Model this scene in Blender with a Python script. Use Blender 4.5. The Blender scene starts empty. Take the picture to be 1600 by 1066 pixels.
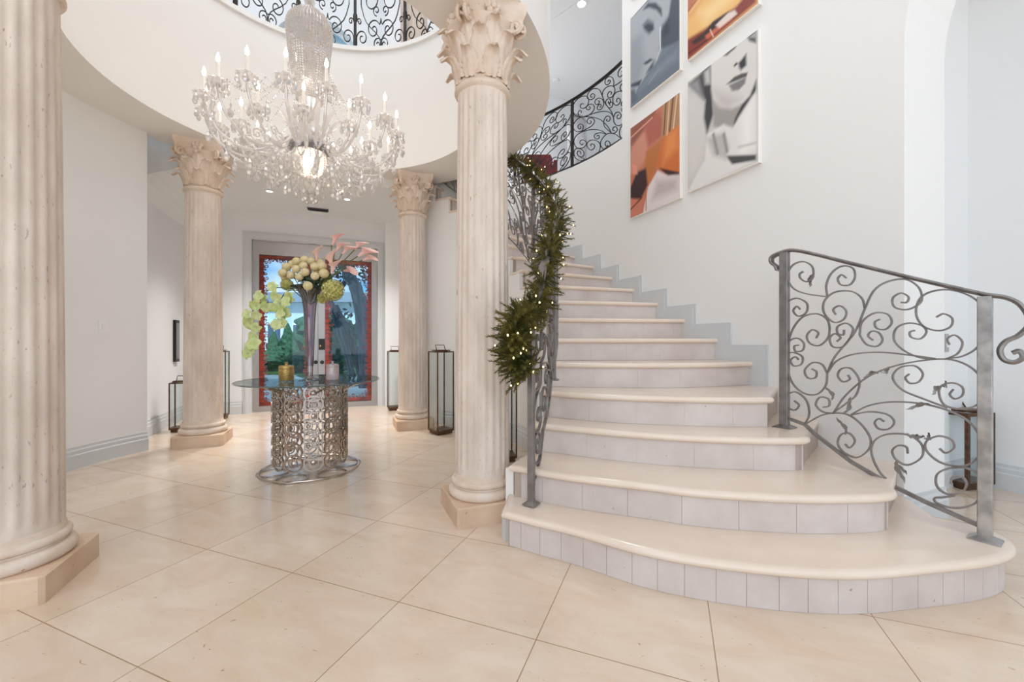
import bpy, math, random
from mathutils import Vector as V, Matrix, Quaternion, noise
PI = math.pi
random.seed(7)
col = bpy.context.scene.collection
sc = bpy.context.scene

# ------------------------------------------------------------------ camera, sky, light, exposure
F = 645.0; EYE = 1.10; HZ = 533.0; CX = 800.0
cd = bpy.data.cameras.new('camera'); cam = bpy.data.objects.new('camera', cd); col.objects.link(cam)
cd.sensor_fit = 'HORIZONTAL'; cd.sensor_width = 36.0; cd.lens = 36.0 * F / 1600.0
cd.clip_start = 0.05; cd.clip_end = 500
cam.location = (0, 0, EYE); cam.rotation_euler = (PI / 2, 0, 0)
sc.camera = cam
sc.view_settings.view_transform = 'Standard'; sc.view_settings.look = 'None'
sc.view_settings.exposure = 0.0; sc.view_settings.gamma = 1.0; sc.view_settings.use_curve_mapping = False

def lin(c):
    return tuple(((x / 255.0) / 12.92 if x / 255.0 <= 0.04045 else ((x / 255.0 + 0.055) / 1.055) ** 2.4) for x in c)

world = bpy.data.worlds.new('sky'); sc.world = world; world.use_nodes = True
wn = world.node_tree; wn.nodes.clear()
def N(nt, t, **kw):
    n = nt.nodes.new(t)
    for k, v in kw.items():
        if k.startswith('i_'):
            n.inputs[k[2:].replace('_', ' ')].default_value = v
        else: setattr(n, k, v)
    return n
wo = N(wn, 'ShaderNodeOutputWorld'); wb = N(wn, 'ShaderNodeBackground')
tc = N(wn, 'ShaderNodeTexCoord')
cl = N(wn, 'ShaderNodeTexNoise'); cl.inputs['Scale'].default_value = 3.2; cl.inputs['Detail'].default_value = 6
mp = N(wn, 'ShaderNodeMapping'); mp.inputs['Scale'].default_value = (1, 1, 2.6); mp.inputs['Location'].default_value = (2.1, 0.4, 0.3)
cr = N(wn, 'ShaderNodeValToRGB')
cr.color_ramp.elements[0].position = 0.43; cr.color_ramp.elements[0].color = (*lin((128, 196, 245)), 1)
cr.color_ramp.elements[1].position = 0.58; cr.color_ramp.elements[1].color = (*lin((252, 252, 252)), 1)
wn.links.new(tc.outputs['Generated'], mp.inputs['Vector']); wn.links.new(mp.outputs['Vector'], cl.inputs['Vector'])
wn.links.new(cl.outputs['Fac'], cr.inputs['Fac']); wn.links.new(cr.outputs['Color'], wb.inputs['Color'])
wb.inputs['Strength'].default_value = 1.15
wn.links.new(wb.outputs['Background'], wo.inputs['Surface'])

def area(name, loc, target, sx, sy, power, colr=(1, 1, 1)):
    ld = bpy.data.lights.new(name, 'AREA'); ld.shape = 'RECTANGLE'; ld.size = sx; ld.size_y = sy
    ld.energy = power; ld.color = colr
    o = bpy.data.objects.new(name, ld); col.objects.link(o); o.location = loc
    d = V(target) - V(loc); o.rotation_euler = d.to_track_quat('-Z', 'Y').to_euler()
    return o
# added fill lamps, no known source: behind the camera and above the void
area('rear_fill_light', (-0.6, -6.5, 3.4), (-0.9, 4, 1.8), 10.0, 6.0, 310, (1.0, 0.985, 0.975))
area('overhead_fill_light', (-1.3, 3.2, 7.6), (-1.3, 3.2, 0), 4.0, 4.0, 108, (1.0, 0.985, 0.975))
sd_ = bpy.data.lights.new('sun', 'SUN'); sd_.energy = 5.5; sd_.angle = math.radians(2); sd_.color = (1, 0.97, 0.9)
sun = bpy.data.objects.new('sun', sd_); col.objects.link(sun); sun.rotation_euler = V((-0.25, 0.62, -0.85)).to_track_quat('-Z', 'Y').to_euler()
try:
    sc.cycles.diffuse_bounces = 8; sc.cycles.max_bounces = 16; sc.cycles.transparent_max_bounces = 40; sc.cycles.sample_clamp_indirect = 6
except Exception: pass

# ------------------------------------------------------------------ local frame of the house (turned 22.5 degrees)
TH = math.radians(22.5)
UX = V((math.cos(TH), math.sin(TH), 0)); VX = V((-math.sin(TH), math.cos(TH), 0)); C0 = V((-1.76, 3.57, 0))
def L(u, v, z=0.0): return C0 + UX * u + VX * v + V((0, 0, z))
def PZ(px, py, z):                      # the point at height z seen at a pixel
    y = (EYE - z) * F / (py - HZ); return V(((px - CX) * y / F, y, z))
def PD(px, py, y): return V(((px - CX) * y / F, y, EYE + (HZ - py) * y / F))
def onplane(px, py, p0, n):             # the point of a wall or panel plane seen at a pixel
    d = V(((px - CX) / F, 1.0, (HZ - py) / F)); o = V((0, 0, EYE))
    return o + d * ((p0 - o).dot(n) / d.dot(n))
def RC(r, deg, z=0.0):                  # polar about the rotunda centre
    a = math.radians(deg); return V((C0.x + r * math.cos(a), C0.y + r * math.sin(a), z))
Z = V((0, 0, 1))

# ------------------------------------------------------------------ materials
def mat(name, rgb, rough=0.5, metal=0.0, bump=0.0, bscale=40, var=0.0, vscale=3, trans=0, ior=1.45, emit=None, estr=0, coat=0, spec=0.5, sss=0, rgb2=None, detail=4, stretch=(1, 1, 1), alpha=1):
    m = bpy.data.materials.new(name); m.use_nodes = True; nt = m.node_tree
    b = nt.nodes['Principled BSDF']
    b.inputs['Base Color'].default_value = (*lin(rgb), 1); b.inputs['Roughness'].default_value = rough
    b.inputs['Metallic'].default_value = metal; b.inputs['IOR'].default_value = ior
    b.inputs['Specular IOR Level'].default_value = spec
    if trans: b.inputs['Transmission Weight'].default_value = trans
    if coat: b.inputs['Coat Weight'].default_value = coat; b.inputs['Coat Roughness'].default_value = 0.08
    if sss: b.inputs['Subsurface Weight'].default_value = sss; b.inputs['Subsurface Radius'].default_value = (0.02, 0.015, 0.01)
    if emit: b.inputs['Emission Color'].default_value = (*lin(emit), 1); b.inputs['Emission Strength'].default_value = estr
    t = N(nt, 'ShaderNodeTexCoord'); mpp = N(nt, 'ShaderNodeMapping'); mpp.inputs['Scale'].default_value = stretch
    nt.links.new(t.outputs['Object'], mpp.inputs['Vector'])
    if var or rgb2:
        n = N(nt, 'ShaderNodeTexNoise'); n.inputs['Scale'].default_value = vscale; n.inputs['Detail'].default_value = detail
        nt.links.new(mpp.outputs['Vector'], n.inputs['Vector'])
        r = N(nt, 'ShaderNodeValToRGB')
        c2 = rgb2 if rgb2 else tuple(max(0, x * (1 - var)) for x in rgb)
        r.color_ramp.elements[0].position = 0.35; r.color_ramp.elements[0].color = (*lin(c2), 1)
        r.color_ramp.elements[1].position = 0.65; r.color_ramp.elements[1].color = (*lin(rgb), 1)
        nt.links.new(n.outputs['Fac'], r.inputs['Fac']); nt.links.new(r.outputs['Color'], b.inputs['Base Color'])
    if bump:
        n2 = N(nt, 'ShaderNodeTexNoise'); n2.inputs['Scale'].default_value = bscale; n2.inputs['Detail'].default_value = 5
        nt.links.new(mpp.outputs['Vector'], n2.inputs['Vector'])
        bp = N(nt, 'ShaderNodeBump'); bp.inputs['Strength'].default_value = bump; bp.inputs['Distance'].default_value = 0.01
        nt.links.new(n2.outputs['Fac'], bp.inputs['Height']); nt.links.new(bp.outputs['Normal'], b.inputs['Normal'])
    return m

def stone(name, light, mid, pit, rough=0.6, stretch=(1, 1, 1), coat=0.0, pits=0.30, bump=0.25):
    """limestone / travertine: soft clouding, fine grain and small dark pits"""
    m = bpy.data.materials.new(name); m.use_nodes = True; nt = m.node_tree; b = nt.nodes['Principled BSDF']
    b.inputs['Roughness'].default_value = rough; b.inputs['Coat Weight'].default_value = coat; b.inputs['Coat Roughness'].default_value = 0.1
    t = N(nt, 'ShaderNodeTexCoord'); mp_ = N(nt, 'ShaderNodeMapping'); mp_.inputs['Scale'].default_value = stretch
    nt.links.new(t.outputs['Object'], mp_.inputs['Vector'])
    n1 = N(nt, 'ShaderNodeTexNoise'); n1.inputs['Scale'].default_value = 3.0; n1.inputs['Detail'].default_value = 8; n1.inputs['Roughness'].default_value = 0.62
    n2 = N(nt, 'ShaderNodeTexNoise'); n2.inputs['Scale'].default_value = 34; n2.inputs['Detail'].default_value = 3
    for n in (n1, n2): nt.links.new(mp_.outputs['Vector'], n.inputs['Vector'])
    r1 = N(nt, 'ShaderNodeValToRGB'); r1.color_ramp.elements[0].position = 0.34; r1.color_ramp.elements[0].color = (*lin(mid), 1)
    r1.color_ramp.elements[1].position = 0.62; r1.color_ramp.elements[1].color = (*lin(light), 1)
    r2 = N(nt, 'ShaderNodeValToRGB'); r2.color_ramp.elements[0].position = pits - 0.03; r2.color_ramp.elements[0].color = (1, 1, 1, 1)
    r2.color_ramp.elements[1].position = pits; r2.color_ramp.elements[1].color = (0, 0, 0, 1)
    mx = N(nt, 'ShaderNodeMixRGB'); mx.inputs['Color2'].default_value = (*lin(pit), 1)
    nt.links.new(n1.outputs['Fac'], r1.inputs['Fac']); nt.links.new(n2.outputs['Fac'], r2.inputs['Fac'])
    nt.links.new(r2.outputs['Color'], mx.inputs['Fac']); nt.links.new(r1.outputs['Color'], mx.inputs['Color1'])
    nt.links.new(mx.outputs['Color'], b.inputs['Base Color'])
    bp = N(nt, 'ShaderNodeBump'); bp.inputs['Strength'].default_value = bump; bp.inputs['Distance'].default_value = 0.004
    nt.links.new(n2.outputs['Fac'], bp.inputs['Height']); nt.links.new(bp.outputs['Normal'], b.inputs['Normal'])
    return m

M = {}
M['wall'] = mat('wall_paint', (234, 234, 233), 0.75, bump=0.05, bscale=120)
M['cool'] = mat('cool_white_paint', (230, 232, 233), 0.75, bump=0.05, bscale=120)
M['drum'] = mat('ivory_paint', (235, 233, 230), 0.75, bump=0.05, bscale=120)
M['trim'] = mat('trim_paint', (208, 211, 213), 0.45, bump=0.02)
M['ceil'] = mat('ceiling_paint', (236, 236, 237), 0.8, bump=0.02)
M['shaft'] = stone('column_limestone', (222, 207, 194), (200, 184, 170), (176, 158, 144), 0.7, (2.2, 2.2, 0.7), pits=0.33)
M['capital'] = stone('carved_limestone', (226, 211, 197), (210, 188, 166), (188, 152, 118), 0.75, (1.6, 1.6, 1.6), pits=0.30, bump=0.35)
M['plinth'] = stone('plinth_limestone', (220, 194, 168), (200, 168, 138), (150, 118, 92), 0.6, pits=0.29)
M['tread'] = stone('tread_limestone', (233, 216, 200), (227, 209, 191), (208, 186, 164), 0.24, coat=0.25, pits=0.22, bump=0.04)
M['riser'] = stone('riser_limestone', (214, 204, 198), (200, 187, 180), (160, 140, 126), 0.5, pits=0.27, bump=0.1)
M['grout'] = mat('grout', (178, 162, 150), 0.9)
M['iron'] = mat('brushed_iron', (150, 145, 143), 0.4, 0.7, bump=0.15, bscale=60, var=0.16, vscale=14)
M['iron_post_lit'] = mat('lit_brushed_iron', (196, 193, 191), 0.35, 0.75, bump=0.15, bscale=60, var=0.2, vscale=14)  # paler than the other iron: light on the post put into its colour
M['iron_dark'] = mat('dark_iron', (64, 60, 58), 0.5, 0.6, bump=0.1, bscale=60, var=0.3, vscale=12)
M['bronze'] = mat('aged_bronze', (108, 78, 56), 0.4, 0.6, var=0.3, vscale=20)
M['steel'] = mat('brushed_steel', (172, 168, 166), 0.32, 0.9, bump=0.12, bscale=30, stretch=(40, 40, 1))
M['chrome'] = mat('polished_nickel', (196, 184, 174), 0.2, 1.0)
M['redwood'] = mat('red_lacquered_wood', (150, 48, 26), 0.28, coat=0.5, rgb2=(88, 22, 14), vscale=7, stretch=(1, 1, 4))
M['black'] = mat('black_plastic', (18, 18, 20), 0.4)
M['needle'] = mat('pine_needles', (122, 110, 50), 0.6, rgb2=(58, 64, 30), vscale=9, spec=0.25)
M['wire'] = mat('green_wire', (40, 52, 32), 0.5)
M['petal_green'] = mat('green_orchid_petal', (220, 228, 172), 0.5, rgb2=(196, 208, 130), vscale=14, sss=0.2)
M['petal_pink'] = mat('pink_calla_petal', (243, 188, 190), 0.45, rgb2=(232, 214, 190), vscale=10, sss=0.2)
M['bud'] = mat('cream_bud', (228, 212, 170), 0.6, rgb2=(204, 186, 132), vscale=25, sss=0.15)
M['hyd'] = mat('green_hydrangea', (206, 200, 128), 0.6, rgb2=(166, 160, 80), vscale=30)
M['stem'] = mat('flower_stem', (98, 112, 52), 0.5, var=0.2)
M['leaf'] = mat('dark_leaf', (38, 62, 34), 0.4, var=0.3)
M['wax'] = mat('candle_sleeve', (250, 246, 240), 0.4)
M['gold'] = mat('gold_glass', (200, 164, 98), 0.22, 0.75, bump=0.5, bscale=90)
M['rose_glass'] = mat('pale_rose_glass', (226, 206, 206), 0.15, 0.15, bump=0.4, bscale=70, trans=0.55)
M['bulb'] = mat('candle_bulb', (255, 244, 225), 0.3, emit=(255, 240, 220), estr=18)
M['fairy'] = mat('fairy_bulb', (255, 236, 190), 0.3, emit=(255, 226, 160), estr=6)
M['lamp'] = mat('downlight_lens', (255, 255, 255), 0.3, emit=(255, 250, 240), estr=6)
M['grass'] = mat('lawn', (92, 142, 52), 0.9, var=0.35, vscale=2)
M['drive'] = mat('pale_driveway', (222, 220, 216), 0.85, var=0.06)
M['shrub'] = mat('garden_shrub', (58, 104, 70), 0.8, rgb2=(30, 62, 44), vscale=12)
M['facade'] = mat('pale_facade', (196, 214, 226), 0.8, var=0.05)
M['roof'] = mat('slate_roof', (120, 132, 144), 0.8, var=0.15)
M['pane_dark'] = mat('dark_window', (60, 84, 104), 0.1, 0.0, coat=1)
M['trunk'] = mat('grey_trunk', (100, 112, 118), 0.9, bump=0.8, bscale=9, rgb2=(56, 68, 76), vscale=5, stretch=(3, 3, 0.4))
M['palm'] = mat('palm_frond', (52, 84, 66), 0.6, rgb2=(28, 44, 52), vscale=6)
M['red_fabric'] = mat('dark_red_velvet', (112, 34, 40), 0.85, var=0.4, vscale=8)
M['silver'] = mat('silver_frame', (150, 150, 154), 0.35, 0.7, bump=0.6, bscale=24)
M['grille'] = mat('vent_grille', (120, 120, 122), 0.5, 0.4)
M['plate'] = mat('switch_plate', (236, 236, 234), 0.4)
M['plate_grey'] = mat('grey_switch_plate', (168, 168, 170), 0.4)
M['frame_white'] = mat('white_canvas_edge', (240, 237, 232), 0.5)

def glassmat(name, tint=(255, 255, 255), refl=0.10, rough=0.0, k=0.8):
    m = bpy.data.materials.new(name); m.use_nodes = True; nt = m.node_tree; nt.nodes.clear()
    o = N(nt, 'ShaderNodeOutputMaterial'); mx = N(nt, 'ShaderNodeMixShader'); tr = N(nt, 'ShaderNodeBsdfTransparent'); gl = N(nt, 'ShaderNodeBsdfGlossy')
    fr = N(nt, 'ShaderNodeLayerWeight'); fr.inputs['Blend'].default_value = 0.25
    ma = N(nt, 'ShaderNodeMath', operation='MULTIPLY_ADD'); ma.inputs[1].default_value = k; ma.inputs[2].default_value = refl * 0.5
    tr.inputs['Color'].default_value = (*lin(tint), 1); gl.inputs['Roughness'].default_value = rough
    nt.links.new(fr.outputs['Fresnel'], ma.inputs[0]); nt.links.new(ma.outputs[0], mx.inputs[0])
    nt.links.new(tr.outputs[0], mx.inputs[1]); nt.links.new(gl.outputs[0], mx.inputs[2]); nt.links.new(mx.outputs[0], o.inputs[0])
    return m
M['glass'] = glassmat('clear_glass', (250, 252, 252), 0.03, k=0.2)
M['tableglass'] = glassmat('table_glass', (222, 232, 230), 0.16, k=0.6)
M['edgeglass'] = mat('glass_edge', (70, 88, 88), 0.1, 0.0, coat=1)
M['vaseglass'] = glassmat('smoky_vase_glass', (226, 222, 230), 0.14, 0.05)
M['clear'] = glassmat('crystal_foot', (226, 226, 230), 0.5, 0.02)
M['doorglass'] = glassmat('door_glass', (226, 242, 252), 0.04, k=0.3)

def crystal(name):
    m = bpy.data.materials.new(name); m.use_nodes = True; nt = m.node_tree; nt.nodes.clear()
    o = N(nt, 'ShaderNodeOutputMaterial')
    tr = N(nt, 'ShaderNodeBsdfTransparent'); tr.inputs['Color'].default_value = (0.97, 0.96, 0.95, 1)
    gl = N(nt, 'ShaderNodeBsdfGlossy'); gl.inputs['Roughness'].default_value = 0.06; gl.inputs['Color'].default_value = (1, 0.98, 0.96, 1)
    tl = N(nt, 'ShaderNodeBsdfTranslucent'); tl.inputs['Color'].default_value = (0.84, 0.82, 0.81, 1)
    a = N(nt, 'ShaderNodeMixShader'); a.inputs[0].default_value = 0.38
    b = N(nt, 'ShaderNodeMixShader'); b.inputs[0].default_value = 0.66
    nt.links.new(tl.outputs[0], a.inputs[1]); nt.links.new(gl.outputs[0], a.inputs[2])
    nt.links.new(tr.outputs[0], b.inputs[1]); nt.links.new(a.outputs[0], b.inputs[2])
    nt.links.new(b.outputs[0], o.inputs[0])
    return m
M['crystal'] = crystal('cut_crystal')

def floormat():
    m = bpy.data.materials.new('limestone_floor_tiles'); m.use_nodes = True; nt = m.node_tree; b = nt.nodes['Principled BSDF']
    lk = nt.links.new
    t = N(nt, 'ShaderNodeTexCoord'); mp_ = N(nt, 'ShaderNodeMapping', vector_type='TEXTURE')
    mp_.inputs['Location'].default_value = (-0.477, 1.739, 0); mp_.inputs['Rotation'].default_value = (0, 0, math.radians(-21.2))
    lk(t.outputs['Object'], mp_.inputs['Vector'])
    br = N(nt, 'ShaderNodeTexBrick'); br.offset = 0; br.squash = 1
    br.inputs['Scale'].default_value = 1; br.inputs['Brick Width'].default_value = 0.607; br.inputs['Row Height'].default_value = 0.607
    br.inputs['Mortar Size'].default_value = 0.0022; br.inputs['Mortar Smooth'].default_value = 0.2; br.inputs['Bias'].default_value = 0
    br.inputs['Color1'].default_value = (*lin((230, 213, 195)), 1); br.inputs['Color2'].default_value = (*lin((222, 203, 183)), 1)
    br.inputs['Mortar'].default_value = (*lin((172, 146, 114)), 1)
    lk(mp_.outputs['Vector'], br.inputs['Vector'])
    mp2 = N(nt, 'ShaderNodeMapping'); mp2.inputs['Scale'].default_value = (1.0, 2.2, 1); mp2.inputs['Rotation'].default_value = (0, 0, 0.5)
    lk(mp_.outputs['Vector'], mp2.inputs['Vector'])
    n1 = N(nt, 'ShaderNodeTexNoise'); n1.inputs['Scale'].default_value = 2.6; n1.inputs['Detail'].default_value = 9; n1.inputs['Roughness'].default_value = 0.65
    n1.inputs['Distortion'].default_value = 0.6; lk(mp2.outputs['Vector'], n1.inputs['Vector'])
    r1 = N(nt, 'ShaderNodeValToRGB'); r1.color_ramp.elements[0].position = 0.3; r1.color_ramp.elements[0].color = (*lin((238, 228, 216)), 1)
    r1.color_ramp.elements[1].position = 0.66; r1.color_ramp.elements[1].color = (1, 1, 1, 1)
    lk(n1.outputs['Fac'], r1.inputs['Fac'])
    mu = N(nt, 'ShaderNodeMixRGB', blend_type='MULTIPLY'); mu.inputs['Fac'].default_value = 0.85
    lk(br.outputs['Color'], mu.inputs['Color1']); lk(r1.outputs['Color'], mu.inputs['Color2'])
    # sparse pits and veins
    n2 = N(nt, 'ShaderNodeTexNoise'); n2.inputs['Scale'].default_value = 26; n2.inputs['Detail'].default_value = 2; n2.inputs['Distortion'].default_value = 1.2
    lk(mp2.outputs['Vector'], n2.inputs['Vector'])
    r2 = N(nt, 'ShaderNodeValToRGB'); r2.color_ramp.elements[0].position = 0.715; r2.color_ramp.elements[0].color = (0, 0, 0, 1)
    r2.color_ramp.elements[1].position = 0.76; r2.color_ramp.elements[1].color = (0.75, 0.75, 0.75, 1)
    lk(n2.outputs['Fac'], r2.inputs['Fac'])
    m2 = N(nt, 'ShaderNodeMixRGB'); m2.inputs['Color2'].default_value = (*lin((166, 130, 98)), 1)
    lk(r2.outputs['Color'], m2.inputs['Fac']); lk(mu.outputs['Color'], m2.inputs['Color1']); lk(m2.outputs['Color'], b.inputs['Base Color'])
    b.inputs['Roughness'].default_value = 0.2; b.inputs['Coat Weight'].default_value = 0.35; b.inputs['Coat Roughness'].default_value = 0.12
    bp = N(nt, 'ShaderNodeBump'); bp.inputs['Strength'].default_value = 0.5; bp.inputs['Distance'].default_value = 0.002; bp.invert = True
    lk(br.outputs['Fac'], bp.inputs['Height']); lk(bp.outputs['Normal'], b.inputs['Normal'])
    return m
M['floor'] = floormat()

# ------------------------------------------------------------------ mesh helpers
def origin(o):
    p = V((0, 0, 0))
    while o is not None: p += o.location; o = o.parent
    return p
def tag(o, label=None, cat=None, group=None, kind=None):
    if label: o['label'] = label
    if cat: o['category'] = cat
    if group: o['group'] = group
    if kind: o['kind'] = kind
    return o
def empty(name, loc, label=None, cat=None, group=None):
    o = bpy.data.objects.new(name, None); o.empty_display_size = 0.1; col.objects.link(o); o.location = loc
    return tag(o, label, cat, group)
class MB:
    def __init__(s): s.v = []; s.f = []; s.mi = []; s.cur = 0
    def add(s, vs, fs):
        b = len(s.v); s.v += [V(p) for p in vs]; s.f += [tuple(i + b for i in f) for f in fs]; s.mi += [s.cur] * len(fs)
    def box(s, c, sx, sy, sz, ax=V((1, 0, 0)), ay=V((0, 1, 0)), az=Z):
        c = V(c); vs = [c + ax * (sx / 2 * i) + ay * (sy / 2 * j) + az * (sz / 2 * k) for k in (-1, 1) for j in (-1, 1) for i in (-1, 1)]
        s.add(vs, [(0, 2, 3, 1), (4, 5, 7, 6), (0, 1, 5, 4), (2, 6, 7, 3), (0, 4, 6, 2), (1, 3, 7, 5)])
    def prism(s, poly, z0, z1):
        n = len(poly); vs = [V((p[0], p[1], z0)) for p in poly] + [V((p[0], p[1], z1)) for p in poly]
        s.add(vs, [tuple(range(n - 1, -1, -1)), tuple(range(n, 2 * n))] + [(i, (i + 1) % n, n + (i + 1) % n, n + i) for i in range(n)])
    def loops(s, loops, caps=True, closed=True):
        n = len(loops[0]); vs = [p for l in loops for p in l]; fs = []
        for a in range(len(loops) - 1):
            for i in range(n if closed else n - 1):
                j = (i + 1) % n; fs.append((a * n + i, a * n + j, (a + 1) * n + j, (a + 1) * n + i))
        if caps: fs += [tuple(range(n - 1, -1, -1)), tuple(range((len(loops) - 1) * n, len(loops) * n))]
        s.add(vs, fs)
    def lathe(s, prof, c=(0, 0, 0), n=32, axis=None, caps=True, flute=None):
        c = V(c); q = Z.rotation_difference(V(axis).normalized()) if axis else None
        ls = []
        for r, z in prof:
            l = []
            for i in range(n):
                a = 2 * PI * i / n; p = V((r * math.cos(a), r * math.sin(a), z)); l.append(c + (q @ p if q else p))
            ls.append(l)
        s.loops(ls, caps)
    def tube(s, pts, r, n=8, closed=False, prof=None, up=None):
        """sweep a round (or given) section along points; r: number or list"""
        pts = [V(p) for p in pts]; m = len(pts); rr = r if isinstance(r, (list, tuple)) else [r] * m
        sec = prof or [(math.cos(2 * PI * i / n), math.sin(2 * PI * i / n)) for i in range(n)]
        ls = []; nrm = None
        for i, p in enumerate(pts):
            if closed: t = pts[(i + 1) % m] - pts[i - 1]
            else: t = pts[min(i + 1, m - 1)] - pts[max(i - 1, 0)]
            if t.length < 1e-9: t = Z.copy()
            t.normalize()
            if up is not None:
                nn = V(up) - t * t.dot(V(up)); nrm = nn.normalized() if nn.length > 1e-6 else (nrm or V((1, 0, 0)))
            elif nrm is None:
                a = V((0, 0, 1)) if abs(t.z) < 0.9 else V((1, 0, 0)); nrm = (a - t * a.dot(t)).normalized()
            else:
                nrm = nrm - t * nrm.dot(t); nrm.normalize()
            b = t.cross(nrm)
            ls.append([p + b * (x * rr[i]) + nrm * (y * rr[i]) for x, y in sec])
        if closed: ls.append(ls[0]); s.loops(ls, caps=False)
        else: s.loops(ls)
    def bar(s, pts, w, h, up, closed=False):
        """flat bar: w across, h along up"""
        s.tube(pts, 1, closed=closed, up=up, prof=[(-w / 2, -h / 2), (w / 2, -h / 2), (w / 2, h / 2), (-w / 2, h / 2)])
    def sphere(s, c, r, n=10, m=7, sx=1, sy=1, sz=1, axis=None):
        c = V(c); q = Z.rotation_difference(V(axis).normalized()) if axis is not None else None; ls = []
        for j in range(m + 1):
            a = PI * (0.02 + 0.96 * j / m); ls.append([])
            for i in range(n):
                b = 2 * PI * i / n; p = V((r * sx * math.sin(a) * math.cos(b), r * sy * math.sin(a) * math.sin(b), -r * sz * math.cos(a)))
                ls[-1].append(c + (q @ p if q else p))
        s.loops(ls)
    def build(s, name, material, parent=None, smooth=True, loc=None, label=None, cat=None, group=None, kind=None, angle=35):
        me = bpy.data.meshes.new(name); off = origin(parent) if parent else (V(loc) if loc is not None else V((0, 0, 0)))
        me.from_pydata([tuple(p - off) for p in s.v], [], s.f)
        mats = material if isinstance(material, (list, tuple)) else [material]
        for m_ in mats: me.materials.append(m_)
        if len(mats) > 1: me.polygons.foreach_set('material_index', s.mi)
        import bmesh
        bm = bmesh.new(); bm.from_mesh(me); bmesh.ops.recalc_face_normals(bm, faces=bm.faces); bm.to_mesh(me); bm.free()
        if smooth:
            me.polygons.foreach_set('use_smooth', [True] * len(me.polygons))
            try: me.set_sharp_from_angle(angle=math.radians(angle))
            except Exception: pass
        me.update()
        o = bpy.data.objects.new(name, me); col.objects.link(o)
        if parent: o.parent = parent
        elif loc is not None: o.location = loc
        return tag(o, label, cat, group, kind)
def copy_tree(o, parent=None):
    c = o.copy(); col.objects.link(c); c.parent = parent
    for ch in list(o.children): copy_tree(ch, c)
    return c
def cr_spline(pts, k=6):
    pts = [V(p) if len(p) == 3 else V((p[0], p[1], 0)) for p in pts]; out = []
    P = [pts[0] * 2 - pts[1]] + pts + [pts[-1] * 2 - pts[-2]]
    for i in range(1, len(P) - 2):
        for j in range(k):
            t = j / k; a, b, c, d = P[i - 1], P[i], P[i + 1], P[i + 2]
            out.append(0.5 * (2 * b + (c - a) * t + (2 * a - 5 * b + 4 * c - d) * t * t + (3 * b - a - 3 * c + d) * t ** 3))
    out.append(pts[-1]); return out
def struct(name, mb, m, smooth=True): return mb.build(name, m, smooth=smooth, kind='structure')
def ringwall(mb, r0, r1, a0, a1, z0, z1, n=48, c=None):
    """curved wall block between two radii about the rotunda centre"""
    closed = abs(a1 - a0) >= 359.9; ls = []
    for i in range(n + (0 if closed else 1)):
        a = a0 + (a1 - a0) * i / n
        zz0 = z0(a) if callable(z0) else z0; zz1 = z1(a) if callable(z1) else z1
        ls.append([RC(r0, a, zz0), RC(r1, a, zz0), RC(r1, a, zz1), RC(r0, a, zz1)])
    if closed: ls.append(ls[0])
    mb.loops(ls, caps=not closed)

SOFF = 3.2; DRUM = 4.7; RIN = 1.50; ROUT = 2.08; RISE = 0.187

# ================================================================== THE SETTING
# floor as a polygon that stops at the door wall: far edge follows v = 3.45
mb = MB()
poly = [L(-9, -12), L(9, -12), L(9, 3.55), L(-9, 3.55)]
mb.prism(poly, -0.08, 0.0); struct('floor', mb, M['floor'], False)

# drum and soffit ring over the columns
mb = MB(); ringwall(mb, RIN, ROUT, 0, 360, SOFF, DRUM, 128)
struct('wall_drum', mb, M['drum'])
# lip at the foot of the drum and on its top
mb = MB()
ls = []
for i in range(129):
    a = 360 * i / 128
    ls.append([RC(RIN - 0.03, a, DRUM - 0.05), RC(RIN + 0.02, a, DRUM - 0.05), RC(RIN + 0.02, a, DRUM + 0.002), RC(RIN - 0.03, a, DRUM + 0.002)])
mb.loops(ls, caps=False); struct('trim_drum', mb, M['drum'])

# left curved wall, opening behind the near column, its header
mb = MB(); ringwall(mb, 2.0, 2.25, 163, 185, 0, SOFF, 24); ringwall(mb, 2.0, 2.25, 185.01, 216, 2.75, SOFF, 24); ringwall(mb, 2.0, 2.25, 216.01, 232, 0, SOFF, 16)
struct('wall_left', mb, M['wall'])
mb = MB(); mb.box(L(-4.4, -1.0, 1.6), 0.1, 8, 3.2, UX, VX); struct('wall_side_room', mb, M['wall'])
# vestibule: side walls, door wall, vault
VW = 1.8; VD = 3.35
def arch(u, half=1.8, spring=2.72, apex=3.13):
    x = max(-1, min(1, u / half)); return spring + (apex - spring) * math.sqrt(max(0, 1 - x * x)) 
mb = MB(); mb.box(L(-VW - 0.1, 2.42, 2.35), 0.2, 2.1, 4.7, UX, VX); struct('wall_vestibule_left', mb, M['cool'])
mb = MB(); mb.box(L(VW + 0.02, 2.42, 2.35), 0.2, 2.1, 4.7, UX, VX); struct('wall_vestibule_right', mb, M['cool'])
# door opening limits in u, measured on the wall plane
VN = VX; P0 = L(0, VD)
def onV(px, py, v=VD):
    p = onplane(px, py, L(0, v), VX); d = p - C0; return d.dot(UX), p.z
DU0 = onV(393, 500)[0]; DU1 = onV(590, 500)[0]; DZ = 2.66
mb = MB()
mb.box(L((-9 + DU0) / 2, VD + 0.15, 4), DU0 + 9, 0.3, 8, UX, VX)
mb.box(L((9 + DU1) / 2, VD + 0.15, 4), 9 - DU1, 0.3, 8, UX, VX)
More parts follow.
